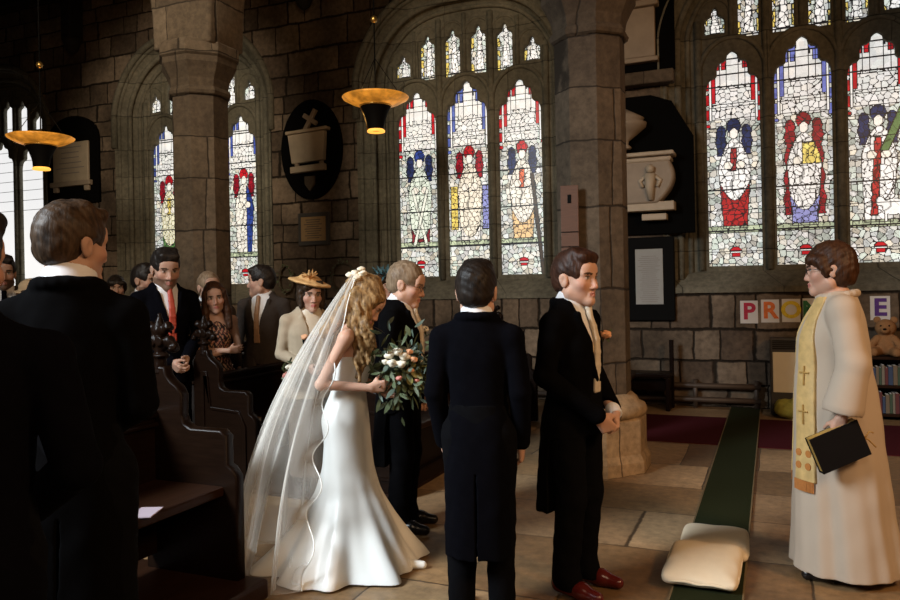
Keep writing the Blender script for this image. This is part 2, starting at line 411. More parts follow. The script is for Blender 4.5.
def loft(secs, fold=None, ex=2.0, grow=0.0):
    """secs: (z, rx, ry, cx, cy) rising in z"""
    s = np.array([tuple(q)+(0,)*(5-len(q)) for q in secs], dtype=np.float32); s = s[np.argsort(s[:, 0])]
    zz = np.linspace(s[0, 0], s[-1, 0], 160)
    tab = []
    for i in range(1, 5):
        y = np.interp(zz, s[:, 0], s[:, i])
        k = np.ones(9)/9; yp = np.pad(y, 4, mode='reflect', reflect_type='odd')
        tab.append(np.convolve(yp, k, 'valid').astype(np.float32))
    def f(X, Y, Z):
        z = np.broadcast_to(Z, np.broadcast(X, Y, Z).shape)[0, 0] if Z.ndim == 3 else Z
        rx, ry, cx, cy = (np.interp(z, zz, t).astype(np.float32)[None, None] for t in tab)
        rx = rx+grow; ry = ry+grow
        dx = X-cx; dy = Y-cy
        qx = dx/rx; qy = dy/ry
        rho = (np.abs(qx)**ex+np.abs(qy)**ex)**(1/ex)
        if fold is not None: rho = rho/fold(np.arctan2(qy, qx), z[None, None])
        d = (rho-1)*np.minimum(rx, ry)
        return np.maximum(d, np.maximum(z-(s[-1, 0]+grow), (s[0, 0]-grow)-z)[None, None])
    mx = (s[:, 1]+abs(s[:, 3])).max()+grow; my = (s[:, 2]+abs(s[:, 4])).max()+grow
    return f, np.array([-mx*1.15, -my*1.15, s[0, 0]-grow]), np.array([mx*1.15, my*1.15, s[-1, 0]+grow])
BIG = np.array([9., 9., 9.])
class Field:
    def __init__(s, lo, hi, h):
        s.h = h; s.lo = np.array(lo, dtype=np.float32)
        s.n = (np.ceil((np.array(hi)-s.lo)/h)+1).astype(int)
        s.F = np.full(s.n, 1.0, dtype=np.float32)
        s.ax = [s.lo[i]+h*np.arange(s.n[i], dtype=np.float32) for i in range(3)]
    def _sl(s, lo, hi, m):
        i0 = np.maximum(np.floor((np.array(lo)-m-s.lo)/s.h).astype(int), 0)
        i1 = np.minimum(np.ceil((np.array(hi)+m-s.lo)/s.h).astype(int)+1, s.n)
        if (i1 <= i0).any(): return None, None
        sl = tuple(slice(a, b) for a, b in zip(i0, i1))
        return sl, (s.ax[0][sl[0]][:, None, None], s.ax[1][sl[1]][None, :, None], s.ax[2][sl[2]][None, None, :])
    def add(s, p, k=0.012):
        sl, P = s._sl(p[1], p[2], k+3*s.h)
        if sl is None: return s
        d = p[0](*P); a = s.F[sl]
        if k > 0:
            hh = np.maximum(k-np.abs(a-d), 0)/k
            s.F[sl] = np.minimum(a, d)-hh*hh*k*.25
        else: s.F[sl] = np.minimum(a, d)
        return s
    def sub(s, p, k=0.004):
        sl, P = s._sl(p[1], p[2], k+3*s.h)
        if sl is None: return s
        d = -p[0](*P); a = s.F[sl]
        if k > 0:
            hh = np.maximum(k-np.abs(a-d), 0)/k
            s.F[sl] = np.maximum(a, d)+hh*hh*k*.25
        else: s.F[sl] = np.maximum(a, d)
        return s
    def cut(s, fn):            # keep where fn<=0
        P = (s.ax[0][:, None, None], s.ax[1][None, :, None], s.ax[2][None, None, :])
        s.F = np.maximum(s.F, fn(*P).astype(np.float32)); return s
    def bump(s, amp, fr, ph=0):
        X, Y, Z = s.ax[0][:, None, None], s.ax[1][None, :, None], s.ax[2][None, None, :]
        n = np.sin(X*fr+1.3*np.sin(Z*fr*.7+ph)+ph)*np.sin(Y*fr*.9+1.1*np.sin(X*fr*.6+2*ph))*np.sin(Z*fr*.8+np.sin(Y*fr*.5)+ph)
        n = n+.5*np.sin(X*fr*2.1+ph+Z*fr)*np.sin(Y*fr*2.3+Z*fr*1.7)
        s.F = s.F+(amp*n).astype(np.float32); return s
    def nets(s):
        F = np.pad(s.F, 1, constant_values=1.0)
        ng = F < 0
        n = [k-1 for k in F.shape]
        cs = [(a, b, c) for a in (0, 1) for b in (0, 1) for c in (0, 1)]
        cnt = np.zeros(n, dtype=np.int8)
        for a, b, c in cs: cnt += ng[a:a+n[0], b:b+n[1], c:c+n[2]]
        mx = (cnt > 0) & (cnt < 8)
        I = np.argwhere(mx)
        if not len(I): return np.zeros((0, 3)), np.zeros((0, 4), int)
        val = {c: F[I[:, 0]+c[0], I[:, 1]+c[1], I[:, 2]+c[2]] for c in cs}
        acc = np.zeros((len(I), 3), dtype=np.float32); w = np.zeros(len(I), dtype=np.float32)
        for c in cs:
            for ax in range(3):
                if c[ax]: continue
                e = list(c); e[ax] = 1; e = tuple(e)
                f0, f1 = val[c], val[e]
                cr = (f0 < 0) != (f1 < 0)
                t = np.where(cr, f0/np.where(cr, f0-f1, 1), 0)
                p = np.tile(np.array(c, dtype=np.float32), (len(I), 1)); p[:, ax] = t
                acc += p*cr[:, None]; w += cr
        v = (acc/w[:, None]+I-1)*s.h+s.lo
        ID = np.full(n, -1, dtype=np.int32); ID[mx] = np.arange(len(I))
        Q = []
        for ax in range(3):
            a, b = (ax+1) % 3, (ax+2) % 3
            s0 = [slice(1, k) for k in F.shape]; s0[ax] = slice(0, F.shape[ax]-1); s0[a] = slice(1, F.shape[a]-1); s0[b] = slice(1, F.shape[b]-1)
            s1 = list(s0); s1[ax] = slice(1, F.shape[ax])
            n0 = ng[tuple(s0)]; n1 = ng[tuple(s1)]
            J = np.argwhere(n0 != n1); sg = n0[n0 != n1]
            off = np.array([0, 0, 0]); off[a] = 1; off[b] = 1
            J = J+off
            ea = np.zeros(3, int); ea[a] = 1; eb = np.zeros(3, int); eb[b] = 1
            q = np.stack([ID[tuple((J-d).T)] for d in (ea+eb, eb, 0*ea, ea)], -1)
            q[~sg] = q[~sg][:, ::-1]
            Q.append(q)
        return v, np.concatenate(Q)
    def obj(s, name, mat, parent=None, colors=None):
        v, q = s.nets()
        me = bpy.data.meshes.new(name); raw_mesh(me, v, q)
        if colors is not None: set_cols(me, colors(v))
        return link(name, me, mat, parent, True)

# ------------------------------------------------------------------ setting: floor, wall, windows, pillars, arcade, roof
WY, GY = 9.86, 10.2
bm = bmesh.new(); add_box(bm, (-6, 3.5, -.1), (24, 16, .2)); struct(from_bm('floor', bm, M['floor']), 'worn brown flagstone church floor')

def arch_pts(cx, hw, zb, zs, zc, n=14, p=2.9, q=.66):
    pts = [(cx-hw, zb), (cx+hw, zb)]
    side = 6
    pts += [(cx+hw, zb+(zs-zb)*k/side) for k in range(1, side)]
    for k in range(2*n+1):
        x = math.cos(math.pi*k/(2*n)); pts.append((cx+hw*x, zs+(zc-zs)*max(0, 1-abs(x)**p)**q))
    pts += [(cx-hw, zs-(zs-zb)*k/side) for k in range(1, side)]
    return pts
def light_hole(cx, w, zb, zt):
    h = zt
    prof = [(1, zb), (1, h-.50), (.97, h-.43), (.90, h-.37), (.80, h-.335), (.66, h-.325), (.60, h-.30), (.60, h-.22), (.56, h-.17), (.47, h-.135), (.33, h-.125), (.25, h-.10), (.22, h-.05), (.10, h-.015), (0, h)]
    return [(cx+a*w, z) for a, z in prof] + [(cx-a*w, z) for a, z in prof[-2::-1]]
def small_hole(cx, w, zb, zt):
    h = zt
    prof = [(1, zb), (1, h-.20), (.9, h-.155), (.6, h-.125), (.42, h-.11), (.38, h-.06), (.2, h-.02), (0, h)]
    return [(cx+a*w, z) for a, z in prof] + [(cx-a*w, z) for a, z in prof[-2::-1]]

PAL = np.array([(.92, .95, .90), (.82, .92, .85), (.97, .95, .86), (.80, .86, .86), (.96, .97, .97), (.72, .82, .74), (.93, .88, .74)])
LEAD = np.array((.012, .012, .014))
RED = (.50, .012, .02); RUBY = (.30, .01, .022); BLUE = (.03, .06, .28); DBLUE = (.02, .03, .10); GOLDC = (.85, .66, .16); GREEN = (.10, .22, .07); WHITE = (.97, .98, .96); VIOL = (.30, .32, .66); BROWN = (.06, .04, .025); ORANGE = (.85, .42, .12); PALEG = (.80, .90, .78); YELL = (.92, .75, .20)
def voro(nx, ny, W, H, cell, r):
    """jittered-cell quarries; returns cell id and edge mask"""
    gx, gy = int(W/cell)+3, int(H/cell)+3
    sx = (np.arange(gx)[:, None]-1+.5+r.uniform(-.42, .42, (gx, gy)))*cell
    sy = (np.arange(gy)[None]-1+.5+r.uniform(-.42, .42, (gx, gy)))*cell
    X = (np.arange(nx)+.5)/nx*W; Y = (np.arange(ny)+.5)/ny*H
    ci = (X/cell).astype(int)+1; cj = (Y/cell).astype(int)+1
    best = np.full((nx, ny), 9.); sec = np.full((nx, ny), 9.); bid = np.zeros((nx, ny), int)
    for a in (-1, 0, 1):
        for b in (-1, 0, 1):
            I = np.clip(ci+a, 0, gx-1)[:, None]; J = np.clip(cj+b, 0, gy-1)[None]
            d = np.hypot(X[:, None]-sx[I, J], Y[None]-sy[I, J])
            nb = d < best
            sec = np.where(nb, best, np.minimum(sec, d)); bid = np.where(nb, I*gy+J, bid); best = np.where(nb, d, best)
    return bid, sec-best
def glass_panel(name, cx, w, zb, zt, spec, parent, seed):
    r = np.random.default_rng(seed)
    W = 2*w+.06; H = zt-zb+.06; res = .0095
    nx, ny = int(W/res), int(H/res)
    u = (((np.arange(nx)+.5)/nx*W)-W/2)/w; v = ((np.arange(ny)+.5)/ny*H-.03)/(zt-zb)
    U, Vv = np.meshgrid(u, v, indexing='ij')
    kind = spec.get('kind', 'figure')
    cell = {'figure': .070, 'small': .066, 'clear': .25}[kind]
    bid, ed = voro(nx, ny, W, H, cell, r)
    ncell = bid.max()+1
    tint = PAL[r.integers(0, len(PAL), ncell)]*r.uniform(.48, 1.0, (ncell, 1))
    img = tint[bid].copy()
    lead = ed < .0072
    Zm = Vv*(zt-zb)
    def zone(mask, col, jit=.18, keep_lead=True):
        nonlocal lead
        c = np.array(col)
        f = r.uniform(1-jit, 1+jit, (ncell, 1))
        img[mask] = np.clip(c*f, 0, 1)[bid[mask]]
        e = np.zeros_like(mask)
        e[1:] |= mask[1:] != mask[:-1]; e[:, 1:] |= mask[:, 1:] != mask[:, :-1]
        lead = (lead & ~mask) | (lead & mask & keep_lead) | e
    def E(x, y, a, b): return ((U-x)/a)**2+((Vv-y)/b)**2 < 1
    if kind == 'clear':
        img[:] = np.array((1.0, 1.0, 1.0))
        lead = (np.abs((Zm/.19) % 1-.5) > .48) | (np.abs(np.abs(U)) > 1.2)
    elif kind == 'small':
        zone(E(0, .80, .30, .10), WHITE); zone((np.abs(U) < .20+.40*(.75-Vv)) & (Vv < .74) & (Vv > .12), WHITE, .08)
        if spec.get('gold'):
            g = ((np.abs(U) > .66) & (Vv < .75)); zone(g & (r.random(ncell)[bid] < .55), GOLDC)
        lead |= (np.abs(Vv-.10) < .015) | (np.abs(Vv-.5) < .008)
    else:
        bd = spec['border']
        # canopy of pinnacles
        can = (Vv > .66)
        lines = (np.abs(((U*4.6) % 1)-.5) > .44) & can & (np.abs(U) < .98)
        hl = can & (np.abs(((Vv*15) % 1)-.5) > .46)
        base = can & (np.abs(U) < .72)
        img[base] = np.clip(tint[bid[base]]*.35+.62, 0, 1)
        lead = (lead & ~base) | (lines & (Vv > .80)) | hl | (lead & base & (Vv < .82))
        for sx_ in (-1, 1):
            b_ = (np.abs(U-sx_*.94) < .10) & (Vv > .63); b_ &= (np.sin(Vv*95+sx_) > -.55); zone(b_, bd, .35, False)
            b2 = (np.abs(U-sx_*.70) < .06) & (Vv > .74) & (Vv < .90); zone(b2, bd if sx_ == spec.get('bside', sx_) else WHITE, .25, False)
            b3 = (np.abs(U-sx_*.82) < .05) & (Vv > .66) & (Vv < .88); zone(b3, WHITE, .05, False)
        head = (Vv > .885) & (np.abs(U) > .16*(1+(1-Vv)*6)) & ((np.abs(((U*4.0+.3) % 1)-.5) > .14) | (Vv > .93)); zone(head, bd, .3, True)
        # niche and figure
        nc = spec['niche']
        for sx_ in (-1, 1): zone(E(sx_*.45, .605, .17, .030) | ((np.abs(U-sx_*(.45+.25*(.60-Vv))) < .15+.04*np.sin(Vv*70)) & (Vv < .605) & (Vv > .50 if spec.get('long') is None else Vv > .22)), nc, .45)
        zone(E(0, .630, .25, .034), spec.get('halo', nc), .35)
        body = (np.abs(U-spec.get('lean', 0)*(Vv-.4)) < .56*np.sqrt(np.clip((.575-Vv)/.12, 0, 1))*(1-.22*np.clip((.42-Vv)/.2, 0, 1))) & (Vv > .175) & (Vv < .575)
        zone(body, spec['mantle'], .12)
        low = body & (Vv < spec.get('split', .36)-.10*np.cos(U*2.6)*spec.get('drape', 1)) ; zone(low, spec['robe'], .2)
        if 'stripe' in spec:
            zone(body & (np.abs(U+.05-.5*(Vv-.45)) < .11) & (Vv < .53) & (Vv > spec.get('stripe_to', .43)), spec['stripe'], .2)
        if 'side' in spec: zone(body & (U*spec.get('sdir', 1) > .14), spec['side'], .2)
        zone(E(0, .597, .15, .024), (.98, .95, .88), .02, False); 
        for sx_ in (-1, 1):
            zone(E(sx_*.22, .455, .16, .018), (.95, .90, .80), .05, False)
        base_ = (Vv > .155) & (Vv < .185); zone(base_, (.45, .52, .36), .3)
        emb = E(0, .075, .20, .016) | ((np.abs(U) < .15) & (np.abs(Vv-.058) < .010)); zone(emb, RED, .1, False)
        zone((np.abs(U) < .19) & (np.abs(Vv-.067) < .005), WHITE, 0, False)
        if spec.get('cross'):
            for sg in (-1, 1): zone((np.abs(U-sg*(Vv-.30)*2.3) < .075) & (Vv > .17) & (Vv < .46), (.86, .90, .80), .05, False)
        if spec.get('staff'):
            zone((np.abs(U-(.42+(.50-Vv)*.85)) < .075) & (Vv < .50), BROWN, .1, False)
        if spec.get('palm'):
            zone((np.abs(U-(.35+(Vv-.52)*3.6)) < .14) & (Vv > .47) & (Vv < .66), (.11, .19, .07), .2, False)
        if spec.get('lamb'):
            zone(E(.42, .235, .34, .035) | E(.02, .26, .14, .02) | ((np.abs(np.abs(U-.42)-.24) < .05) & (Vv > .175) & (Vv < .24)), WHITE, .02, False)
        if spec.get('wings'):
            for sx_ in (-1, 1): zone((np.abs(U-sx_*.74) < .16) & (Vv > .24) & (Vv < .46), GOLDC if sx_ < 0 else VIOL, .25)
        if spec.get('shoulder'): zone(body & (U > -.05) & (Vv > .44) & (Vv < .53), YELL, .2)
        # saddle bars
        lead |= (np.abs(((Zm+.06)/.262) % 1-.5) > .476)
    if kind == 'figure':
        dr = body & (np.abs(((U*2.2+.5*np.sin(Vv*17)+.35*np.sin(Vv*41+U*3)) % 1)-.5) > .43); img[dr] *= .42
        pt = (np.abs(((U*3.1+Vv*23+.4*np.sin(U*9+Vv*50)) % 1)-.5) > .45) & ~body & (Vv < .66); img[pt] *= .55
        img *= r.uniform(.82, 1.0, img.shape[:2])[..., None]
    elif kind == 'small':
        dr = (np.abs(((U*1.4+.5*np.sin(Vv*9)+Vv*2) % 1)-.5) > .44); img[dr] *= .5
    img[lead] = LEAD
    X = (np.arange(nx+1)/nx-.5)*W+cx; Z = np.arange(ny+1)/ny*H+zb-.03
    V = np.zeros((nx+1, ny+1, 3)); V[..., 0] = X[:, None]; V[..., 2] = Z[None]; V[..., 1] = GY+.02
    return grid_mesh(name, V, M['glass'], parent, False, facecols=img.reshape(-1, 3)*1.0)
wall_holes = []
def church_window(idx, cx, zb, specs, smallgold, seed, clear=False):
    root = empty('window_%d' % idx); struct(root)
    hw, sp, lw_ = 1.26, .80, .335
    inner = arch_pts(cx, hw, zb-.03, 4.66, 5.48)
    rings = [(inner, GY-.03)]
    outer = arch_pts(cx, 1.64, zb-.30, 4.62, 5.86)
    wall_holes.append(outer)
    # splayed and stepped reveal
    prof = [(0, 0), (.06, .10), (.16, .12), (.20, .22), (.34, .40), (.62, .46), (.66, .72), (.86, .82), (1.0, .98), (1.05, 1.0)]
    n = len(inner); V = np.zeros((n, len(prof), 3))
    for j, (dp, wd) in enumerate(prof):
        for i in range(n):
            t = wd
            if i < 2: t = dp if dp < 1 else 1.0
            x = inner[i][0]+(outer[i][0]-inner[i][0])*wd; z = inner[i][1]+(outer[i][1]-inner[i][1])*t
            V[i, j] = (x, (GY-.03)+(WY-.004-(GY-.03))*min(dp, 1.0)-(0.012 if dp > 1 else 0), z)
    grid_mesh('reveal', V, M['dressed'], root, False, closed_u=True)
    bm = bmesh.new()
    for wd, dp, rr in ((1.03, 1.02, .055), (.88, .83, .035), (.48, .55, .045), (.18, .18, .035)):
        ln = []
        for i in range(1, n+1):
            i = i % n
            x = inner[i][0]+(outer[i][0]-inner[i][0])*wd; z = inner[i][1]+(outer[i][1]-inner[i][1])*wd
            ln.append((x, (GY-.03)+(WY-.01-(GY-.03))*min(dp, 1.0), max(z, zb-.02-.22*min(dp, 1))))
        if wd > 1: ln = [q for q in ln if q[2] > 4.0]
        add_tube(bm, ln, rr, 8)
    from_bm('roll_mouldings', bm, M['dressed'], root, True)
    holes = []
    for k in (-1, 0, 1): holes.append(light_hole(cx+k*sp, lw_, zb, 4.44+(0.09 if k == 0 else .02)))
    smalls = []
    for k in range(6):
        x = cx+(k-2.5)*.40
        zt = min(5.28, 4.66+(5.48-4.66)*max(0, 1-(abs(x-cx)/hw)**2.9)**.66-.17)
        smalls.append((x, .138, 4.66 if k in (0, 5) else 4.58, zt+.03)); holes.append(small_hole(*smalls[-1]))
    rim = arch_pts(cx, hw+.05, zb-.10, 4.66, 5.53)
    prism('tracery', [rim]+holes, GY-.03, .045, M['dressed'], root, bevel=.02)
    bm = bmesh.new()                                        # moulded mullions and sub-arches
    for k in (-1.5, -.5, .5, 1.5):
        x = cx+k*sp
        top = 4.66+(5.48-4.66)*max(0, 1-(min(abs(x-cx), hw*.98)/hw)**2.9)**.66
        add_tube(bm, [(x, GY-.08, zb-.03), (x, GY-.08, 4.2), (x, GY-.08, top-.02)], .048, 6)
    for k in range(5):
        x = cx+(k-2)*.40
        top = 4.66+(5.48-4.66)*max(0, 1-(abs(x-cx)/hw)**2.9)**.66
        add_tube(bm, [(x, GY-.075, 4.62), (x, GY-.075, top)], .032, 6)
    for k in (-1, 0, 1):
        x0 = cx+k*sp
        add_tube(bm, [(x0+.39*math.cos(t), GY-.08, 4.17+.44*math.sin(t)) for t in np.linspace(0, math.pi, 17)], .034, 6)
    for k in range(6):
        x, w_, a_, zt = smalls[k]
        add_tube(bm, [(x+.19*math.cos(t), GY-.07, zt-.12+.20*math.sin(t)) for t in np.linspace(0.1, math.pi-.1, 11)], .022, 6)
    from_bm('mullions', bm, M['dressed'], root, True)
    for i, k in enumerate((-1, 0, 1)):
        glass_panel('glass_panel', cx+k*sp, lw_, zb, 4.55, {'kind': 'clear'} if clear else specs[i], root, seed+i)
    for k, s_ in enumerate(smalls):
        glass_panel('glass_panel', *s_, {'kind': 'clear'} if clear else {'kind': 'small', 'gold': smallgold}, root, seed+20+k)
    bm = bmesh.new()
    pts = [(GY-.04, zb-.02), (WY-.03, zb-.24), (WY-.03, zb-.31), (GY-.04, zb-.31)]
    a = [bm.verts.new((cx-1.66, y, z)) for y, z in pts]; b_ = [bm.verts.new((cx+1.66, y, z)) for y, z in pts]
    for i in range(4): bm.faces.new((a[i], a[(i+1) % 4], b_[(i+1) % 4], b_[i]))
    bm.faces.new(a); bm.faces.new(b_)
    from_bm('sill', bm, M['dressed'], root)
    return root
WIN = [(1, .38, 1.72, True), (2, -4.02, 1.68, True), (3, -8.85, 1.64, False), (4, -13.55, 1.66, False)]
S1 = [dict(border=RED, niche=DBLUE, mantle=WHITE, robe=(.42, .02, .02), halo=DBLUE, split=.40, stripe=(.35, .03, .03)),
      dict(border=(.16, .19, .55), niche=RUBY, mantle=WHITE, robe=VIOL, halo=RUBY, shoulder=1, split=.34, long=1),
      dict(border=RED, niche=DBLUE, mantle=WHITE, robe=WHITE, halo=DBLUE, stripe=(.45, .03, .03), stripe_to=.2, palm=1, lamb=1, lean=.2)]
S2 = [dict(border=RED, niche=DBLUE, mantle=PALEG, robe=(.25, .03, .04), halo=BLUE, cross=1, split=.30),
      dict(border=(.10, .14, .42), niche=RUBY, mantle=(.93, .86, .72), robe=(.95, .92, .86), halo=RED, wings=1, split=.3),
      dict(border=RED, niche=DBLUE, mantle=(.95, .90, .80), robe=(.80, .55, .28), halo=RED, staff=1, stripe=(.7, .15, .06), split=.36)]
S3 = [dict(border=(.06, .09, .30), niche=RUBY, mantle=(.85, .82, .60), robe=GREEN, halo=RED, stripe=GOLDC, split=.34),
      dict(border=RED, niche=DBLUE, mantle=WHITE, robe=RED, halo=BLUE),
      dict(border=(.06, .09, .36), niche=RUBY, mantle=(.95, .92, .84), robe=(.92, .80, .55), halo=RED, side=BLUE, split=.25)]
church_window(1, .38, 1.72, S1, True, 100)
church_window(2, -4.02, 1.68, S2, True, 200)
church_window(3, -8.85, 1.64, S3, False, 300)
church_window(4, -13.75, 1.66, None, False, 400, clear=True)
prism('wall_north', [[(-17, 0), (5, 0), (5, 7.3), (-17, 7.3)]]+wall_holes, WY+.3, .3, M['wall'])
struct(bpy.data.objects['wall_north'], 'coursed stone aisle wall with stained glass windows')
bm = bmesh.new(); add_box(bm, (-6, 8.1, 7.25), (22, 4.2, .12)); struct(from_bm('ceiling', bm, M['roof']), 'dark timber aisle roof')
for x in (-11.3, -6.45):
    r_ = empty('roof_truss', (x, WY, 5.9)); struct(r_, 'dark timber roof truss with wall post')
    bm = bmesh.new(); add_box(bm, (0, -.16, .75), (.22, .3, 1.3), .03); from_bm('wall_post', bm, M['roof'], r_)
    bm = bmesh.new(); add_lathe(bm, [(.03, -.16), (.10, -.10), (.13, 0), (.16, .06), (.16, .14)], 12, (0, -.17, .04)); from_bm('corbel', bm, M['roof'], r_, True)
    bm = bmesh.new(); add_box(bm, (0, -1.7, 1.12), (.26, 3.0, .3), .03); from_bm('tie_beam', bm, M['roof'], r_)
bm = bmesh.new(); add_box(bm, (-6, WY-.14, 7.02), (21, .24, .34), .03); struct(from_bm('trim_1', bm, M['roof']), 'dark timber wall plate under the roof')
# pillars of the arcade
PX = [-5.62, -1.405]; PY = 6.43
def pillar(x, label):
    r_ = empty('pillar', (x, PY, 0)); struct(r_, label)
    bm = bmesh.new(); add_lathe(bm, [(.30, .55), (.30, 3.72)], 8, rot0=math.pi/8); from_bm('shaft', bm, M['pillar'], r_)
    bm = bmesh.new(); add_lathe(bm, [(.455, 0), (.455, .10), (.44, .13), (.425, .16), (.425, .43), (.40, .46)], 8, rot0=math.pi/8)
    from_bm('base', bm, M['base'], r_)
    bm = bmesh.new(); add_lathe(bm, [(.36, .44), (.41, .46), (.425, .50), (.41, .545), (.365, .565), (.345, .60), (.31, .63), (.295, .64)], 24, rot0=math.pi/8)
    from_bm('base_moulding', bm, M['base'], r_, True)
    bm = bmesh.new(); add_lathe(bm, [(.30, 3.60), (.33, 3.62), (.34, 3.65), (.325, 3.68), (.31, 3.70), (.325, 3.78), (.375, 3.88), (.405, 3.93), (.405, 3.99), (.43, 4.01), (.43, 4.12), (.38, 4.17)], 8, rot0=math.pi/8)
    from_bm('capital', bm, M['pillar'], r_)
    return r_
M['base'] = ashlar('lit_base_stone', 'xyz', 0.9, 1.1, [(.42, .29, .165), (.50, .36, .21)], (.12, .08, .05), joint=0.004, stain=0.35, bump=0.3)  # paler than the shaft: lamp light on the base is put into its colour
pillar(PX[0], 'octagonal stone pillar between the pews and the aisle window')
pillar(PX[1], 'octagonal stone pillar with lamplit moulded base behind the groom')
# arcade wall above, pointed arches with two orders
def arcade(name, inset, depth, z0):
    xs = [-9.81, -5.62, -1.43, 2.76]
    pts = [(-12, 4.15)]
    for a, b_ in zip(xs, xs[1:]):
        L = a+.29-inset; Rr = b_-.29+inset; c = (L+Rr)/2; hwid = (Rr-L)/2
        arc = [(c-hwid*math.cos(t), 4.15+2.05*(hwid/1.7)*math.sin(t)**.86) for t in np.linspace(0, math.pi, 29)]
        pts += arc
    pts += [(5, 4.15), (5, 7.1), (-12, 7.1)]
    return prism(name, [pts], PY, depth, M['pillar'], bevel=.03)
struct(arcade('wall_arcade', .05, .18, 0), 'stone arcade wall over the pillars')
struct(arcade('trim_2', -.06, .27, 0), 'moulded outer order of the arcade arches')

# ------------------------------------------------------------------ wall tablets and notices
def on_wall(px, py, off=0.0): return at_y(px, py, WY-off)
def text_lines(bm, cx, cz, w, h, n, y, th=.008, ragged=True):
    for i in range(n):
        ww = w*(random.uniform(.55, 1) if ragged else 1)
        add_box(bm, (cx, y, cz+h*(.5-(i+.5)/n)), (ww, .003, th))
# oval monument
c = on_wall(313, 150); o = empty('oval_monument', c); tag(o, 'black oval wall monument with pale tilted tablet and cross on it', 'monument')
bm = bmesh.new()
ovl = [(.53*math.cos(t), .75*math.sin(t)) for t in np.linspace(0, 2*math.pi, 49)[:-1]]
prism('backing', [ovl], -.035, .035, M['black_slate'], o, bevel=.012)
tilt = Matrix.Rotation(math.radians(-2), 3, 'Y')
bm = bmesh.new(); vs = add_box(bm, (-.02, -.11, .02), (.66, .09, .44), .012, tilt)
for v in bm.verts:
    if v.co.z < 0: v.co.x *= .86
from_bm('tablet', bm, M['marble'], o)
bm = bmesh.new(); add_box(bm, (-.01, -.12, .27), (.74, .13, .05), .012, tilt); from_bm('cornice', bm, M['marble'], o)
bm = bmesh.new(); add_box(bm, (-.02, -.11, -.30), (.60, .10, .10), .01, tilt); from_bm('shelf', bm, M['marble'], o)
for dx in (-.22, .22):
    bm = bmesh.new(); add_lathe(bm, [(.035, 0), (.04, .02), (.035, .05)], 12, (dx, -.11, -.25)); from_bm('boss', bm, M['marble_dim'], o, True)
bm = bmesh.new(); rc = Matrix.Rotation(math.radians(33), 3, 'Y')
add_box(bm, (.02, -.09, .44), (.07, .05, .36), .008, rc); add_box(bm, (.02, -.0905, .45), (.27, .051, .07), .008, rc); from_bm('cross', bm, M['marble_dim'], o)
prism('shield', [[(-.09, -.42), (.07, -.42), (.07, -.53), (-.01, -.63), (-.09, -.53)]], -.085, .02, M['twig'], o, bevel=.008)
# bronze plaque
c = on_wall(315, 229); o = empty('bronze_plaque', c); tag(o, 'small bronze memorial plaque in grey frame under the oval monument', 'plaque')
bm = bmesh.new(); add_box(bm, (0, -.02, 0), (.56, .04, .50), .01); from_bm('frame', bm, M['heater_dark'], o)
bm = bmesh.new(); add_box(bm, (0, -.046, 0), (.44, .014, .37), .004); pl = from_bm('plate', bm, M['plaque'], o)
bm = bmesh.new(); text_lines(bm, 0, 0, .38, .31, 9, -.054, .012); from_bm('inscription', bm, M['inkdark'], pl)
# dark tablet on the far left
c = on_wall(75, 160); o = empty('arched_wall_tablet', c); tag(o, 'cream inscribed tablet on black arched backing beside the plain white window', 'monument')
arc = [(-.62, -.78), (.62, -.78), (.62, .35)]+[(.62*math.cos(t), .35+.42*math.sin(t)) for t in np.linspace(.1, math.pi-.1, 15)]+[(-.62, .35)]
prism('backing', [arc], -.03, .03, M['black_slate'], o, bevel=.01)
bm = bmesh.new(); add_box(bm, (0, -.08, -.05), (.86, .05, .70), .015); pl = from_bm('panel', bm, M['marble'], o)
bm = bmesh.new(); text_lines(bm, 0, -.02, .74, .55, 6, -.106, .016); from_bm('inscription', bm, M['ink'], pl)
bm = bmesh.new(); add_box(bm, (0, -.09, -.44), (.98, .09, .09), .015); add_box(bm, (-.38, -.08, -.52), (.12, .06, .12), .02); add_box(bm, (.38, -.08, -.52), (.12, .06, .12), .02); from_bm('shelf', bm, M['marble_dim'], o)
# great memorial with sarcophagus and urn
c = on_wall(640, 165); o = empty('sarcophagus_monument', c); tag(o, 'large black wall monument with pale marble sarcophagus and urn beside the pillar', 'monument')
p0 = on_wall(600, 236); p1 = on_wall(692, 92)
x0, x1, z0, z1 = p0.x-c.x, p1.x-c.x, p0.z-c.z, p1.z-c.z
prism('backing', [[(x0, z0), (x1, z0), (x1, z1-.55), (x1-.25, z1-.1), (x1-.5, z1), (x0, z1)]], -.03, .03, M['black_slate'], o, bevel=.01)
def onm(px, py): q = on_wall(px, py); return q.x-c.x, q.z-c.z
bm = bmesh.new()
xa, za = onm(676, 156); xl = xa-.95
add_box(bm, ((xa+xl)/2-.02, -.20, za), (xa-xl+.06, .34, .05), .015); add_box(bm, ((xa+xl)/2, -.17, za-.06), (xa-xl-.06, .26, .06), .02)
from_bm('cornice', bm, M['marble'], o)
_, zc0 = onm(660, 165); _, zc1 = onm(660, 203)
xm = (xa+xl)/2
body = [(xm-.44, zc0), (xm+.40, zc0)]+[(xm+.40+.07*math.sin(math.pi*t)-.14*t*t, zc0+(zc1-zc0)*t) for t in np.linspace(.1, 1, 10)]+[(xm-.44-.07*math.sin(math.pi*t)+.14*t*t, zc0+(zc1-zc0)*t) for t in np.linspace(1, .1, 10)]
prism('chest', [body], -.17, .12, M['marble_dim'], o, bevel=.03)
bm = bmesh.new(); xb_, zb_ = onm(654, 208); add_box(bm, (xm-.02, -.15, zb_), (.98, .24, .11), .01); add_box(bm, (xm+.22, -.13, zb_-.13), (.30, .18, .08), .01); from_bm('shelf', bm, M['marble'], o)
xs_, zs_ = onm(654, 185)
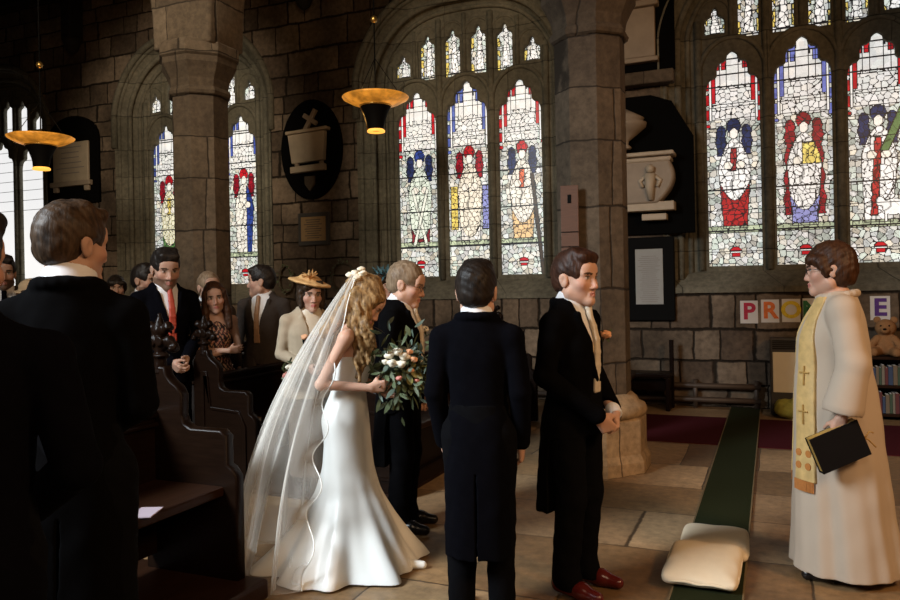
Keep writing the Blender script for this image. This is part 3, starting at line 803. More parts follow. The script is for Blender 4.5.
bm = bmesh.new(); add_tube(bm, [(xs_, -.31, zs_-.22), (xs_-.01, -.32, zs_-.05), (xs_, -.32, zs_+.10)], [.035, .06, .07], 10); add_lathe(bm, [(.01, -.05), (.05, -.03), (.055, .02), (.01, .06)], 12, (xs_, -.32, zs_+.16))
add_tube(bm, [(xs_-.02, -.31, zs_+.10), (xs_-.13, -.30, zs_+.02), (xs_-.09, -.31, zs_-.06)], .025, 8); add_tube(bm, [(xs_+.02, -.31, zs_+.10), (xs_+.12, -.30, zs_+.02), (xs_+.08, -.31, zs_-.06)], .025, 8)
from_bm('angel_relief', bm, M['marble'], o, True)
xu, zu = onm(628, 152)
bm = bmesh.new(); add_lathe(bm, [(.07, 0), (.08, .02), (.04, .06), (.05, .10), (.18, .20), (.26, .27), (.27, .32), (.22, .34), (.24, .38), (.12, .45), (.03, .50)], 24, (xu, -.20, zu)); from_bm('urn', bm, M['marble_dim'], o, True)
# marble tablet above
c2 = on_wall(636, 38); o = empty('marble_tablet', c2); tag(o, 'pale marble tablet on black backing high beside the pillar capital', 'monument')
bm = bmesh.new(); add_box(bm, (.08, -.035, 0), (.80, .05, .94), .01); from_bm('backing', bm, M['black_slate'], o)
bm = bmesh.new(); add_box(bm, (0, -.09, .02), (.50, .08, .62), .01); from_bm('panel', bm, M['marble_dim'], o)
bm = bmesh.new(); add_box(bm, (0, -.12, .37), (.60, .16, .08), .015); from_bm('cornice', bm, M['marble_dim'], o)
bm = bmesh.new(); add_box(bm, (0, -.11, -.33), (.58, .12, .06), .015); from_bm('sill_moulding', bm, M['marble_dim'], o)
bm = bmesh.new(); add_box(bm, (0, -.12, -.57), (.95, .18, .16), .02); from_bm('bracket', bm, M['pillar'], o)
# notice board
c = on_wall(650, 279); o = empty('notice_board', c); tag(o, 'black framed notice board holding a long typed list on the wall', 'notice board')
bm = bmesh.new(); add_box(bm, (0, -.03, 0), (.62, .06, 1.06), .012); from_bm('frame', bm, M['black_paint'], o)
bm = bmesh.new(); add_box(bm, (0, -.064, .03), (.34, .006, .70)); sh = from_bm('sheet', bm, simple('grey_paper', (.33, .33, .31), .8, var=.08), o)
bm = bmesh.new(); text_lines(bm, 0, 0, .28, .60, 24, -.069, .006); from_bm('typed_lines', bm, M['ink'], sh)
# letters PRO M E
def letter(ch, px, py, mat, label, hue):
    c = on_wall(px, py); o = empty('letter_sheet', c, 0); tag(o, label, 'poster', 'painted letter sheets in a row under the window')
    bm = bmesh.new(); add_box(bm, (0, -.004, 0), (.20, .004, .275), 0); from_bm('sheet', bm, M['paper'], o)
    cu = bpy.data.curves.new('t', 'FONT'); cu.body = ch; cu.size = .27; cu.align_x = 'CENTER'; cu.align_y = 'CENTER'; cu.extrude = .002; cu.offset = .009
    t = bpy.data.objects.new('t', cu); COL.objects.link(t); me = bpy.data.meshes.new_from_object(t); bpy.data.objects.remove(t); bpy.data.curves.remove(cu)
    me.transform(Matrix.Translation((0, -.009, 0)) @ Matrix.Rotation(math.pi/2, 4, 'X')); me.materials.clear()
    link('letter', me, simple('poster_paint_'+ch, hue, .8, var=.5, scale=30), o)
letter('P', 749, 312, 0, 'white sheet with a red painted letter P', (.42, .02, .05))
letter('R', 770, 311, 0, 'white sheet with an orange painted letter R', (.75, .16, .03))
letter('O', 791, 310.5, 0, 'white sheet with a yellow painted letter O', (.75, .50, .03))
letter('M', 812, 310, 0, 'white sheet with a green painted letter beside the priest', (.03, .16, .06))
letter('E', 880, 308, 0, 'white sheet with a purple painted letter E behind the priest', (.09, .03, .20))
# dried wreaths
for px, py, rx, rz, lab in ((288, 279, .13, .20, 'dried twig wreath on the wall left of the straw hat'), (344, 276, .18, .22, 'dried twig wreath on the wall between straw hat and bride'), (97, 280, .16, .20, 'dried twig wreath on the wall behind the usher with short sandy hair')):
    c = on_wall(px, py); o = tag(empty('dried_wreath', c), lab, 'wreath', 'dried wreaths on the aisle wall')
    bm = bmesh.new()
    for k in range(5):
        ph = random.uniform(0, 6)
        add_tube(bm, [((rx+random.uniform(-.02, .02))*math.cos(t+ph), -.05+.02*math.sin(5*t+k), (rz+random.uniform(-.02, .02))*math.sin(t+ph)) for t in np.linspace(0, 2*math.pi, 22)[:-1]], .012, 5, True)
    from_bm('ring', bm, M['twig'], o, True)
    bm = bmesh.new()
    for k in range(44):
        t = random.uniform(0, 6.28); p = Vector((rx*math.cos(t), -.06, rz*math.sin(t))); d = Vector((random.uniform(-1, 1), random.uniform(-.8, .1), random.uniform(-1, 1))).normalized()*.055
        s_ = d.cross(Vector((0, 1, 0))).normalized()*.012
        a = [bm.verts.new(p+q) for q in (Vector(), d*.5+s_, d, d*.5-s_)]; bm.faces.new(a)
    from_bm('leaves', bm, M['leaf'], o)
# wooden board hung on the pillar
c = at_depth(570, 226, 6.17); o = tag(empty('hanging_board', c, math.radians(8)), 'narrow reddish brown wooden board hung on the pillar behind the groom', 'board')
bm = bmesh.new(); add_box(bm, (0, 0, 0), (.145, .025, .66), .004); from_bm('plank', bm, simple('reddish_wood', (.10, .042, .02), .6, var=.3, stretch=(1, 1, 8)), o)
bm = bmesh.new(); add_box(bm, (0, -.014, .22), (.03, .006, .07), .002); from_bm('slot', bm, M['black_paint'], o)
for z in (-.05, -.17):
    bm = bmesh.new(); add_box(bm, (0, -.0135, z), (.143, .004, .008)); from_bm('groove', bm, M['black_paint'], o)
# ------------------------------------------------------------------ wall-foot furniture
bm = bmesh.new()
for z in (.10, .27): add_tube(bm, [(-6, WY-.10, z), (-1, WY-.10, z), (-.15, WY-.10, z)], .035, 8)
for x in (-4.5, -2.6, -.9, -.2): add_box(bm, (x, WY-.075, .17), (.05, .1, .34))
tag(from_bm('heating_pipe', bm, M['pipe'], None, True), 'brown heating pipes along the foot of the stone wall', 'pipe')
c = on_wall(655, 400); o = tag(empty('low_bench', (c.x-.05, WY-.36, 0)), 'low dark wooden bench against the wall below the notice board', 'bench')
bm = bmesh.new(); add_box(bm, (0, 0, .43), (.62, .34, .05), .01); from_bm('seat', bm, M['oak'], o)
for dx in (-.27, .27):
    bm = bmesh.new(); add_box(bm, (dx, 0, .2), (.05, .3, .4), .01); from_bm('leg', bm, M['oak'], o)
bm = bmesh.new(); add_box(bm, (.29, .14, .42), (.05, .05, .84), .008); from_bm('back_post', bm, M['oak'], o)
bm = bmesh.new(); add_box(bm, (0, 0, .3), (.5, .03, .14), .005); from_bm('apron', bm, M['oak'], o)
# cream cabinet heater
c = on_wall(792, 372); o = tag(empty('cabinet_heater', (c.x+.02, WY-.28, 0)), 'cream fronted cabinet heater in a dark grey case by the wall', 'heater')
bm = bmesh.new(); add_box(bm, (0, 0, .45), (.52, .36, .86), .015); from_bm('case', bm, M['heater_dark'], o)
bm = bmesh.new(); add_box(bm, (.0, -.185, .50), (.46, .02, .46), .008); from_bm('front_panel', bm, M['heater'], o)
bm = bmesh.new()
for k in range(5): add_box(bm, (0, -.184, .77+.022*k), (.46, .012, .008))
from_bm('grille', bm, M['black_paint'], o)
for dx in (-.22, .22):
    bm = bmesh.new(); add_box(bm, (dx, 0, .012), (.05, .3, .024)); from_bm('foot', bm, M['heater_dark'], o)
c = at_z(784, 411)
Fd = Field((-.3, -.2, 0), (.3, .2, .35), .008)
Fd.add(ell((0, 0, .10), (.21, .13, .10)), .03).add(ell((.06, -.02, .17), (.12, .09, .09)), .04).add(ell((-.1, .02, .14), (.10, .09, .08)), .03).bump(.006, 40)
Fd.cut(lambda X, Y, Z: .003-Z+0*X+0*Y)
o = Fd.obj('cloth_bag', M['bag']); o.location = (c.x+.1, WY-.62, 0); tag(o, 'yellow and green printed cloth bag slumped on the floor below the heater', 'bag')
# bookcase with teddy behind the priest
c = on_wall(897, 400); bx = c.x+.02
o = tag(empty('bookcase', (bx, WY-.3, 0)), 'low dark wooden bookcase behind the priest under the letter E', 'bookcase')
for z in (.06, .37, .68):
    bm = bmesh.new(); add_box(bm, (0, 0, z), (.74, .34, .03), .004); from_bm('shelf', bm, M['oak2'], o)
for dx in (-.385, .385):
    bm = bmesh.new(); add_box(bm, (dx, 0, .35), (.03, .36, .70), .004); from_bm('side_panel', bm, M['oak2'], o)
bm = bmesh.new(); add_box(bm, (0, .17, .35), (.76, .015, .68)); from_bm('back_panel', bm, M['oak2'], o)
k = 0
for z in (.386, .076):
    x = -.34
    while x < .22:
        w_ = random.uniform(.022, .045); hh = random.uniform(.17, .235)
        col = [(.10, .02, .02), (.03, .05, .10), (.14, .10, .06), (.04, .07, .04), (.18, .15, .11)][k % 5]
        nm = ['dark red', 'navy', 'tan', 'dark green', 'cream'][k % 5]
        b_ = tag(empty('shelf_book', (bx+x+w_/2, WY-.36, z)), '%s spined book standing on the bookcase behind the priest' % nm, 'book', '%s books on the bookcase' % nm)
        bm = bmesh.new(); add_box(bm, (0, 0, hh/2), (w_, .16, hh), .003); from_bm('cover', bm, simple('book_cloth_%d' % k, col, .7, var=.1), b_)
        bm = bmesh.new(); add_box(bm, (0, .004, hh/2+.0015), (w_*.7, .155, hh-.002)); from_bm('pages', bm, M['paper'], b_)
        x += w_+.002; k += 1
Fd = Field((-.22, -.22, 0), (.22, .22, .46), .007)
for p in (ell((0, .02, .13), (.12, .11, .13)), ell((0, -.01, .31), (.105, .10, .095)), ell((0, -.10, .285), (.045, .04, .038)), cap((-.08, -.05, .19), (-.16, -.10, .10), .042, .036), cap((.08, -.05, .19), (.16, -.10, .10), .042, .036),
          cap((-.07, -.04, .055), (-.11, -.16, .05), .052, .048), cap((.07, -.04, .055), (.11, -.16, .05), .052, .048)): Fd.add(p, .02)
Fd.cut(lambda X, Y, Z: .002-Z+0*X+0*Y)
o = Fd.obj('teddy_bear', M['teddy']); o.location = (bx-.16, WY-.34, .696); o.rotation_euler = (0, 0, math.radians(-10)); tag(o, 'tan plush teddy bear sitting on top of the bookcase behind the priest', 'toy')
for sx in (-1, 1):
    f2 = Field((-.05, -.04, -.05), (.05, .04, .05), .005); f2.add(ell((0, 0, 0), (.038, .02, .038))); e = f2.obj('ear', M['teddy'], o); e.location = (sx*.08, 0, .395)
f2 = Field((-.03, -.03, -.03), (.03, .03, .03), .004); f2.add(ell((0, 0, 0), (.018, .012, .013))); e = f2.obj('nose', M['black_paint'], o); e.location = (0, -.138, .30)
for sx in (-1, 1):
    f2 = Field((-.02, -.02, -.02), (.02, .02, .02), .003); f2.add(ell((0, 0, 0), (.01, .008, .01))); e = f2.obj('eye', M['black_paint'], o); e.location = (sx*.04, -.10, .335)

# ------------------------------------------------------------------ carpets and kneelers
bm = bmesh.new(); add_box(bm, (1.36, 8.33, .004), (5.5, 1.5, .008)); tag(from_bm('red_carpet', bm, M['red_carpet']), 'dark red carpet strip along the foot of the wall', 'carpet')
bm = bmesh.new(); add_box(bm, (-.327, 6.25, .0125), (.33, 7.1, .009)); g_ = tag(from_bm('green_runner', bm, M['green_carpet']), 'long narrow green carpet runner laid towards the wall', 'carpet')
bm = bmesh.new()
for x in (-.494, -.16): add_box(bm, (x, 6.25, .0125), (.010, 7.1, .011), .002)
from_bm('bound_edge', bm, simple('runner_edge', (.16, .11, .05), .9), g_)
def kneeler(x, y, rz, tiltx, z, label):
    Fd = Field((-.27, -.30, -.05), (.27, .30, .16), .007)
    ph = y*3
    def f(X, Y, Z):
        ux = np.abs(X)/.20; uy = np.abs(Y)/.25
        inset = 1+.05*np.sin(6*Y+ph)*0+.035*(ux*uy)**3
        e = (ux**9+uy**9)**(1/9)/inset*(1+.03*np.cos(3.1*X/.2*.5)*np.cos(3.1*Y/.25*.5))
        hgt = .046*np.sqrt(np.clip(1-e**3.0, 0, 1))*(1+.10*np.sin(9*X+ph)*np.sin(7*Y+ph))+.003
        puck = .006*np.sin(34*(X+Y)+ph)*np.clip(e-.6, 0, 1)
        return np.maximum(np.abs(Z-.05)-hgt+puck, (e-1.0)*.2)
    Fd.add((f, np.array([-.24, -.28, -.03]), np.array([.24, .28, .13])), 0)
    o = Fd.obj('kneeling_cushion', M['cushion']); o.location = (x, y, z); o.rotation_euler = (tiltx, 0, rz)
    bm = bmesh.new(); pts = []
    for t in np.linspace(0, 2*math.pi, 60)[:-1]:
        cx_, sx_ = math.cos(t), math.sin(t); rr = (abs(cx_)**9+abs(sx_)**9)**(-1/9)
        pts.append((.200*cx_*rr, .250*sx_*rr, .05+.003*math.sin(9*t)))
    add_tube(bm, pts, .006, 6, True); from_bm('piping', bm, M['cushion'], o, True)
    o.scale = (.92, 1, 1)
    tag(o, label, 'cushion', 'white kneeling cushions')
kneeler(-.338, 4.64, .03, 0.0, -.004, 'white kneeling cushion on the runner, tucked under the other cushion')
kneeler(-.362, 4.19, -.03, math.radians(4), .022, 'white kneeling cushion on the runner, lying over the edge of the other')

# ------------------------------------------------------------------ pews
def poppyhead(parent, loc, s=1.0):
    Fd = Field((-.17, -.06, -.06), (.17, .06, .36), .007)
    for p in (cap((0, 0, -.05), (0, 0, .05), .045, .035), ell((0, 0, .055), (.07, .05, .022)), cap((0, 0, .08), (0, 0, .22), .03, .045), cap((0, 0, .22), (0, 0, .32), .045, .012)): Fd.add(p, .01)
    for sx in (-1, 1):
        for p in (cap((0, 0, .09), (sx*.08, 0, .15), .028, .034), cap((sx*.08, 0, .15), (sx*.12, 0, .12), .034, .026), ell((sx*.115, 0, .10), (.028, .045, .025)), cap((sx*.01, 0, .19), (sx*.07, 0, .25), .03, .028), ell((sx*.08, 0, .235), (.026, .035, .022)), ell((sx*.03, -.04, .15), (.03, .022, .035)), ell((sx*.03, .04, .15), (.03, .022, .035))): Fd.add(p, .012)
    Fd.bump(.0025, 85)
    Fd.cut(lambda X, Y, Z: np.abs(Y)-.05+0*X+0*Z)
    o = Fd.obj('poppyhead', M['oak'], parent); o.location = loc; o.scale = (s, s, s); return o
END = [(-.08, 0), (.50, 0), (.50, .52), (.47, .56), (.44, .575), (.44, .72), (.41, .745), (.22, .745), (.17, .77), (.15, .82), (.155, .92), (.13, .96), (.09, .985), (.055, 1.02), (.045, 1.06), (-.045, 1.06), (-.055, 1.02), (-.08, .98)]
def pew(x, y0, y1, label, ends=(True, True), z=0.0, backh=.84, group=None, solid=False):
    """bench facing +x with its seat along y"""
    o = empty('church_pew', (x, y0, z)); tag(o, label, 'pew', group)
    L = y1-y0
    bm = bmesh.new(); add_box(bm, (.20, L/2, .445), (.46, L-.04, .05), .012); from_bm('seat', bm, M['oak2'], o)
    bm = bmesh.new(); add_box(bm, (-.04, L/2, .08+backh/2-.04), (.045, L-.04, backh-.08), .006); from_bm('backrest', bm, M['oak'], o)
    bm = bmesh.new(); add_box(bm, (-.04, L/2, backh-.02), (.09, L-.03, .045), .014); add_box(bm, (-.005, L/2, backh-.075), (.03, L-.04, .025), .008); from_bm('top_rail', bm, M['oak'], o)
    if solid:
        bm = bmesh.new(); add_box(bm, (.38, L/2, .21), (.03, L-.04, .42), .005); add_box(bm, (.405, L/2, .06), (.06, L-.02, .12), .012); from_bm('front_panel', bm, M['oak'], o)
    for k, yy in enumerate((0.0, L)):
        if not ends[k]: continue
        prof = END
        e = prism('bench_end', [prof], yy, .032, M['oak'], o, bevel=.010)
        pn = [(.0, .10), (.42, .10), (.42, .48), (.36, .60), (.08, .62), (.05, .90), (.0, .90)]
        prism('panel_moulding', [pn, [(a*.9+.018, b_*.94+.022) for a, b_ in pn]], yy+(-.036 if k == 0 else .036), .010, M['oak'], e, bevel=.004)
        poppyhead(e, (0, yy, 1.08), .82)
    return o
# near bench: its aisle end is the far one
pew(-3.01, -.3, 3.10, 'dark oak pew with poppyhead end and empty seat beside the standing usher', ends=(False, True), z=.10, group=None)
bm = bmesh.new(); add_box(bm, (-3.46, 1.35, .05), (2.16, 3.62, .10), .015); struct(from_bm('trim_3', bm, M['oak2']), 'dark wooden platform under the near pews')
# service cards
bm = bmesh.new(); add_box(bm, (0, 0, .0025), (.10, .15, .005)); o = from_bm('order_of_service', bm, simple('mauve_card', (.40, .33, .38), .8, var=.05))
p = at_z(151, 511, .571); o.location = (p.x, p.y-.03, .571); o.rotation_euler = (0, 0, .4); tag(o, 'white order of service card on the near pew seat', 'card')
# north block
NB = 'dark oak pews across the aisle'
pew(-2.98, 5.02, 8.25, 'front dark oak pew across the aisle behind the father', z=.02, backh=.84, group=NB, solid=True)
pew(-4.20, 4.80, 8.25, 'dark oak pew across the aisle with books lying on its seat', z=.02, backh=.86, group=NB)
pew(-5.25, 4.80, 8.25, 'dark oak pew across the aisle behind the standing guests in hats', z=.02, backh=.86, group=NB)
pew(-6.40, 4.80, 8.25, 'rearmost dark oak pew across the aisle by the octagonal pillar', z=.02, backh=.86, group=NB)
bm = bmesh.new(); add_box(bm, (-5.2, 6.5, .01), (5.3, 3.56, .02), .004); struct(from_bm('trim_4', bm, M['oak2']), 'low dark platform under the pews across the aisle')
def flat_book(p, rz, size, mat, label):
    o = tag(empty('prayer_book', p, rz), label, 'book', 'prayer books on the pew seat')
    bm = bmesh.new(); add_box(bm, (0, 0, .003), (size[0], size[1], .006), .001); add_box(bm, (0, 0, size[2]-.003), (size[0], size[1], .006), .001); add_box(bm, (-size[0]/2+.003, 0, size[2]/2), (.006, size[1], size[2]), .001); from_bm('cover', bm, mat, o)
    bm = bmesh.new(); add_box(bm, (.003, 0, size[2]/2), (size[0]-.014, size[1]-.01, size[2]-.0125)); from_bm('pages', bm, M['paper'], o)
ZS = .4902
tanbook = simple('tan_book_cloth', (.30, .17, .08), .6)
flat_book((-3.92, 5.42, ZS), .25, (.15, .21, .035), tanbook, 'tan prayer book lying on the pew seat beside the veil')
flat_book((-3.92, 5.42, ZS+.036), .55, (.13, .18, .025), M['book'], 'dark prayer book lying on top of the tan one beside the veil')
flat_book((-3.95, 4.98, ZS), -.1, (.15, .21, .03), tanbook, 'tan prayer book lying on the pew seat near its carved end')
# small dark bench in the aisle beyond
pew(-1.95, 7.6, 9.2, 'small dark wooden bench in the side aisle behind the best man', ends=(True, False), z=0.0, backh=.80)

# ------------------------------------------------------------------ hanging lamps
def hanging_lamp(px, py_rim, d, dia, label):
    c = at_depth(px, py_rim, d); o = tag(empty('hanging_lamp', c), label, 'lamp', 'brass uplighter lamps hanging in the aisle')
    R_ = dia/2
    bm = bmesh.new(); add_lathe(bm, [(R_*.22, -R_*.27), (R_*.45, -R_*.22), (R_*.75, -R_*.12), (R_*.97, .0), (R_, .02), (R_*.96, .03), (R_*.74, -R_*.06), (R_*.44, -R_*.15), (R_*.22, -R_*.2)], 40, cap=False)
    b_ = from_bm('bowl', bm, M['amber'], o, True)
    bm = bmesh.new(); add_lathe(bm, [(R_*.46, -R_*.235), (R_*.38, -R_*.38), (R_*.29, -R_*.62), (R_*.24, -R_*.85), (R_*.23, -R_*.93), (R_*.20, -R_*.93), (R_*.26, -R_*.60), (R_*.40, -R_*.24)], 32, cap=False); from_bm('shade', bm, M['black_paint'], o, True)
    bm = bmesh.new(); add_lathe(bm, [(R_*.235, -R_*.92), (R_*.27, -R_*.96), (R_*.26, -R_*1.0), (R_*.20, -R_*1.0), (R_*.19, -R_*.94)], 32, cap=False); from_bm('rim', bm, M['glow'], o, True)
    bm = bmesh.new(); add_lathe(bm, [(R_*.47, -R_*.232), (R_*.49, -R_*.225), (R_*.49, -R_*.20), (R_*.44, -R_*.20)], 32, cap=False)
    for s_ in range(2): add_tube(bm, [(R_*.45*math.cos(a), R_*.45*math.sin(a), -R_*.25) for a in (2.6+s_*3.3, 2.6+s_*3.3)] if False else [(-R_*.44, -R_*.1, -R_*.26), (-R_*.36, -R_*.1, -R_*.42), (-R_*.28, -R_*.08, -R_*.7), (-R_*.25, -R_*.08, -R_*.93)], .012, 6)
    from_bm('band', bm, M['brass'], o, True)
    bm = bmesh.new(); add_lathe(bm, [(.0, -.05), (.05, -.03), (.06, .02), (.04, .07), (.0, .09)], 16, (0, 0, -R_*.1), cap=False); from_bm('bulb', bm, M['glow'], o, True)
    bm = bmesh.new(); add_tube(bm, [(0, 0, -R_*.2), (0, 0, 1.6), (0, 0, 7.2-c.z)], .009, 6); from_bm('rod', bm, M['black_paint'], o)
    for k in range(3):
        a = k*2.094+.4
        bm = bmesh.new(); add_tube(bm, [(R_*.85*math.cos(a), R_*.85*math.sin(a), -.02), (0, 0, .50)], .005, 5); from_bm('stay', bm, M['black_paint'], o)
    bm = bmesh.new(); add_lathe(bm, [(.0, -.05), (.035, -.03), (.045, .0), (.035, .03), (0, .05)], 14, (0, 0, .98), cap=False); from_bm('finial', bm, M['brass'], o, True)
    ld = bpy.data.lights.new('bulb_light', 'POINT'); ld.energy = 9; ld.color = (1, .6, .25); ld.shadow_soft_size = .06
    lo = bpy.data.objects.new('bulb_light', ld); COL.objects.link(lo); lo.parent = o; lo.location = (0, 0, .08)
hanging_lamp(375.5, 99, 9.3, .82, 'brass uplighter lamp hanging in front of the stained glass window')
hanging_lamp(41, 139, 10.0, .82, 'brass uplighter lamp hanging in front of the plain white window')
# ------------------------------------------------------------------ people
SKIN = np.array((.56, .33, .235)); 
def rotM(yaw=0, pitch=0, roll=0):
    return (Matrix.Rotation(math.radians(yaw), 3, 'Z') @ Matrix.Rotation(math.radians(-pitch), 3, 'X') @ Matrix.Rotation(math.radians(roll), 3, 'Y'))
class Person: pass
def head_solid(Fd, T, fem=False, fat=1.0):
    """T maps head-local points (face along +y) to body space"""
    R, c, s = T
    P = lambda x, y, z: c+R@Vector((x*s, y*s, z*s))
    def C(a, b_, ra, rb=None, k=.012): Fd.add(cap(P(*a), P(*b_), ra*s, None if rb is None else rb*s), k*s)
    def EL(a, r, k=.012): Fd.add(ell(P(*a), [q*s for q in r], R), k*s)
    def SE(a, r, k=.006): Fd.sub(ell(P(*a), [q*s for q in r], R), k*s)
    f = fat
    EL((0, -.014, .036), (.077, .098, .086), .02)
    EL((0, .022, -.035), (.060*f, .068, .078), .03)
    C((-.047*f, .0, -.062), (0, .066, -.100), .026*f, .018, .02); C((.047*f, .0, -.062), (0, .066, -.100), .026*f, .018, .02)
    EL((0, .074, -.100), (.021, .017, .017), .02)
    EL((0, .070, .045), (.052, .026, .035), .03)
    for q in (-1, 1):
        C((q*.046, .070, .023), (q*.012, .086, .018), .010, .010, .014)
        EL((q*.044, .056, -.024), (.022, .022, .020), .025)
        SE((q*.031, .094, .002), (.017, .015, .012), .012)
        EL((q*.031, .073, .002), (.0145, .0135, .0125), .003)
        C((q*.044, .074, .0085), (q*.019, .0845, .0085), .0042, .0042, .004)
        EL((q*.079, -.012, -.006), (.0085, .021, .033), .006); EL((q*.083, -.018, .005), (.007, .019, .022), .006)
        SE((q*.090, -.008, -.004), (.006, .009, .016), .004)
    nl = .9 if fem else 1.0
    C((0, .083, .010), (0, .083+.021*nl, -.034), .0085, .0115*nl, .012)
    EL((0, .083+.018*nl, -.039), (.011, .012, .009), .006)
    for q in (-1, 1): EL((q*.0125, .090, -.042), (.0085, .010, .007), .006)
    C((-.020, .083, -.066), (0, .0915, -.0635), .0048, .0062, .005); C((.020, .083, -.066), (0, .0915, -.0635), .0048, .0062, .005)
    C((-.017, .082, -.075), (0, .090, -.0765), .0055, .0075, .006); C((.017, .082, -.075), (0, .090, -.0765), .0055, .0075, .006)
    Fd.sub(cap(P(-.022, .092, -.0700), P(.022, .092, -.0700), .0022*s), .003*s)
def head_paint(v, col, T, skin, brow, lips, beard=None, eyecol=(.10, .07, .04), blush=True):
    R, c, s = T
    q = (v-npv(c))@np.array(R)/s           # to head local
    def E(a, r): return (((q-np.array(a))/np.array(r))**2).sum(1) < 1
    if beard is not None:
        m_ = (E((0, .06, -.085), (.075, .07, .050)) | E((0, .03, -.06), (.085, .06, .05))) & ~E((0, .095, -.068), (.018, .02, .008)) & (q[:, 2] < -.045)
        col[m_] = np.array(beard)
    if blush:
        for k in (-1, 1):
            d = np.exp(-(((q-np.array((k*.045, .06, -.03)))/.026)**2).sum(1)); col *= (1-d[:, None]*np.array((.0, .22, .22)))
        d = np.exp(-(((q-np.array((0, .11, -.036)))/.018)**2).sum(1)); col *= (1-d[:, None]*np.array((.0, .15, .15)))
    m_ = E((0, .093, -.0695), (.024, .02, .0115)); col[m_] = np.array(lips)
    for k in (-1, 1):
        col[E((k*.031, .084, .0030), (.0145, .016, .0052))] = (.42, .36, .32)
        col[E((k*.031, .088, .0035), (.0068, .014, .0068))] = eyecol
        col[E((k*.031, .088, .0035), (.0030, .014, .0030))] = (.01, .01, .01)
        col[E((k*.031, .084, .0112), (.017, .016, .0030))] = np.array(brow)*1.0+.02
        col[E((k*.036, .085, .0235), (.018, .02, .0055)) | E((k*.020, .09, .0215), (.009, .02, .0055))] = brow
    return col
def hand_solid(Fd, wrist, d, n, side, s=1.0, curl=(35, 45, 30), spread=.16, thumb=.5, k=.006):
    """wrist point, d finger direction, n palm-facing normal, side +1: thumb along d x n"""
    d = Vector(d).normalized(); n = Vector(n); n = (n-d*n.dot(d)).normalized(); t = d.cross(n)*side
    W = Vector(wrist)
    P = lambda a, b_, c_: W+d*(a*s)+t*(b_*s)+n*(c_*s)
    kn = []
    offs = [.030, .010, -.010, -.029]; reach = [.090, .093, .088, .080]
    for o_, r_ in zip(offs, reach):
        Fd.add(cap(P(.005, o_*.55, 0), P(r_, o_, 0), .0175*s, .0115*s), .012*s); kn.append(P(r_, o_, 0))
    Fd.add(ell(P(.045, .026, .012), [.020*s, .018*s, .024*s]), .012*s)
    for i, (L, r0) in enumerate(zip((.074, .082, .077, .060), (.0092, .0095, .0090, .0080))):
        p = kn[i]; ang = 0; dirb = (d+t*((1.5-i)*spread*.5)).normalized()
        for j, fr in enumerate((.46, .30, .24)):
            ang += math.radians(curl[j]*(1+.08*i))
            dv = dirb*math.cos(ang)+n*math.sin(ang)
            q = p+dv*(L*fr*s)
            Fd.add(cap(p, q, (r0-.0006*j)*s, (r0-.0006*(j+1))*s), .003*s); p = q
    a = P(.022, .024, .008); th = (t*.75*(1-thumb*.4)+d*.62+n*(.25+thumb*.5)).normalized()
    b_ = a+th*(.042*s); c_ = b_+(th+d*.5+n*thumb*.4-t*.2).normalized()*(.034*s)
    Fd.add(cap(a, b_, .0145*s, .0115*s), .010*s); Fd.add(cap(b_, c_, .0110*s, .0088*s), .004*s)
    if k: pass
BODY_M = [(.84, .155, .115, 0, 0), (.94, .165, .125, 0, -.005), (1.05, .140, .105, 0, .0), (1.18, .150, .112, 0, .005), (1.30, .165, .118, 0, .0), (1.40, .150, .10, 0, -.008), (1.47, .085, .075, 0, -.012), (1.50, .06, .06, 0, -.008)]
BODY_F = [(.84, .145, .110, 0, 0), (.93, .150, .115, 0, -.01), (1.05, .118, .092, 0, .0), (1.17, .128, .100, 0, .008), (1.27, .138, .115, 0, .020), (1.36, .130, .092, 0, .005), (1.44, .085, .068, 0, -.005), (1.50, .05, .05, 0, -.005)]
def scl(secs, s, wx=1.0, wy=None):
    wy = wx if wy is None else wy
    return [(q[0]*s, q[1]*s*wx, q[2]*s*wy)+tuple(t*s for t in q[3:]) for q in secs]
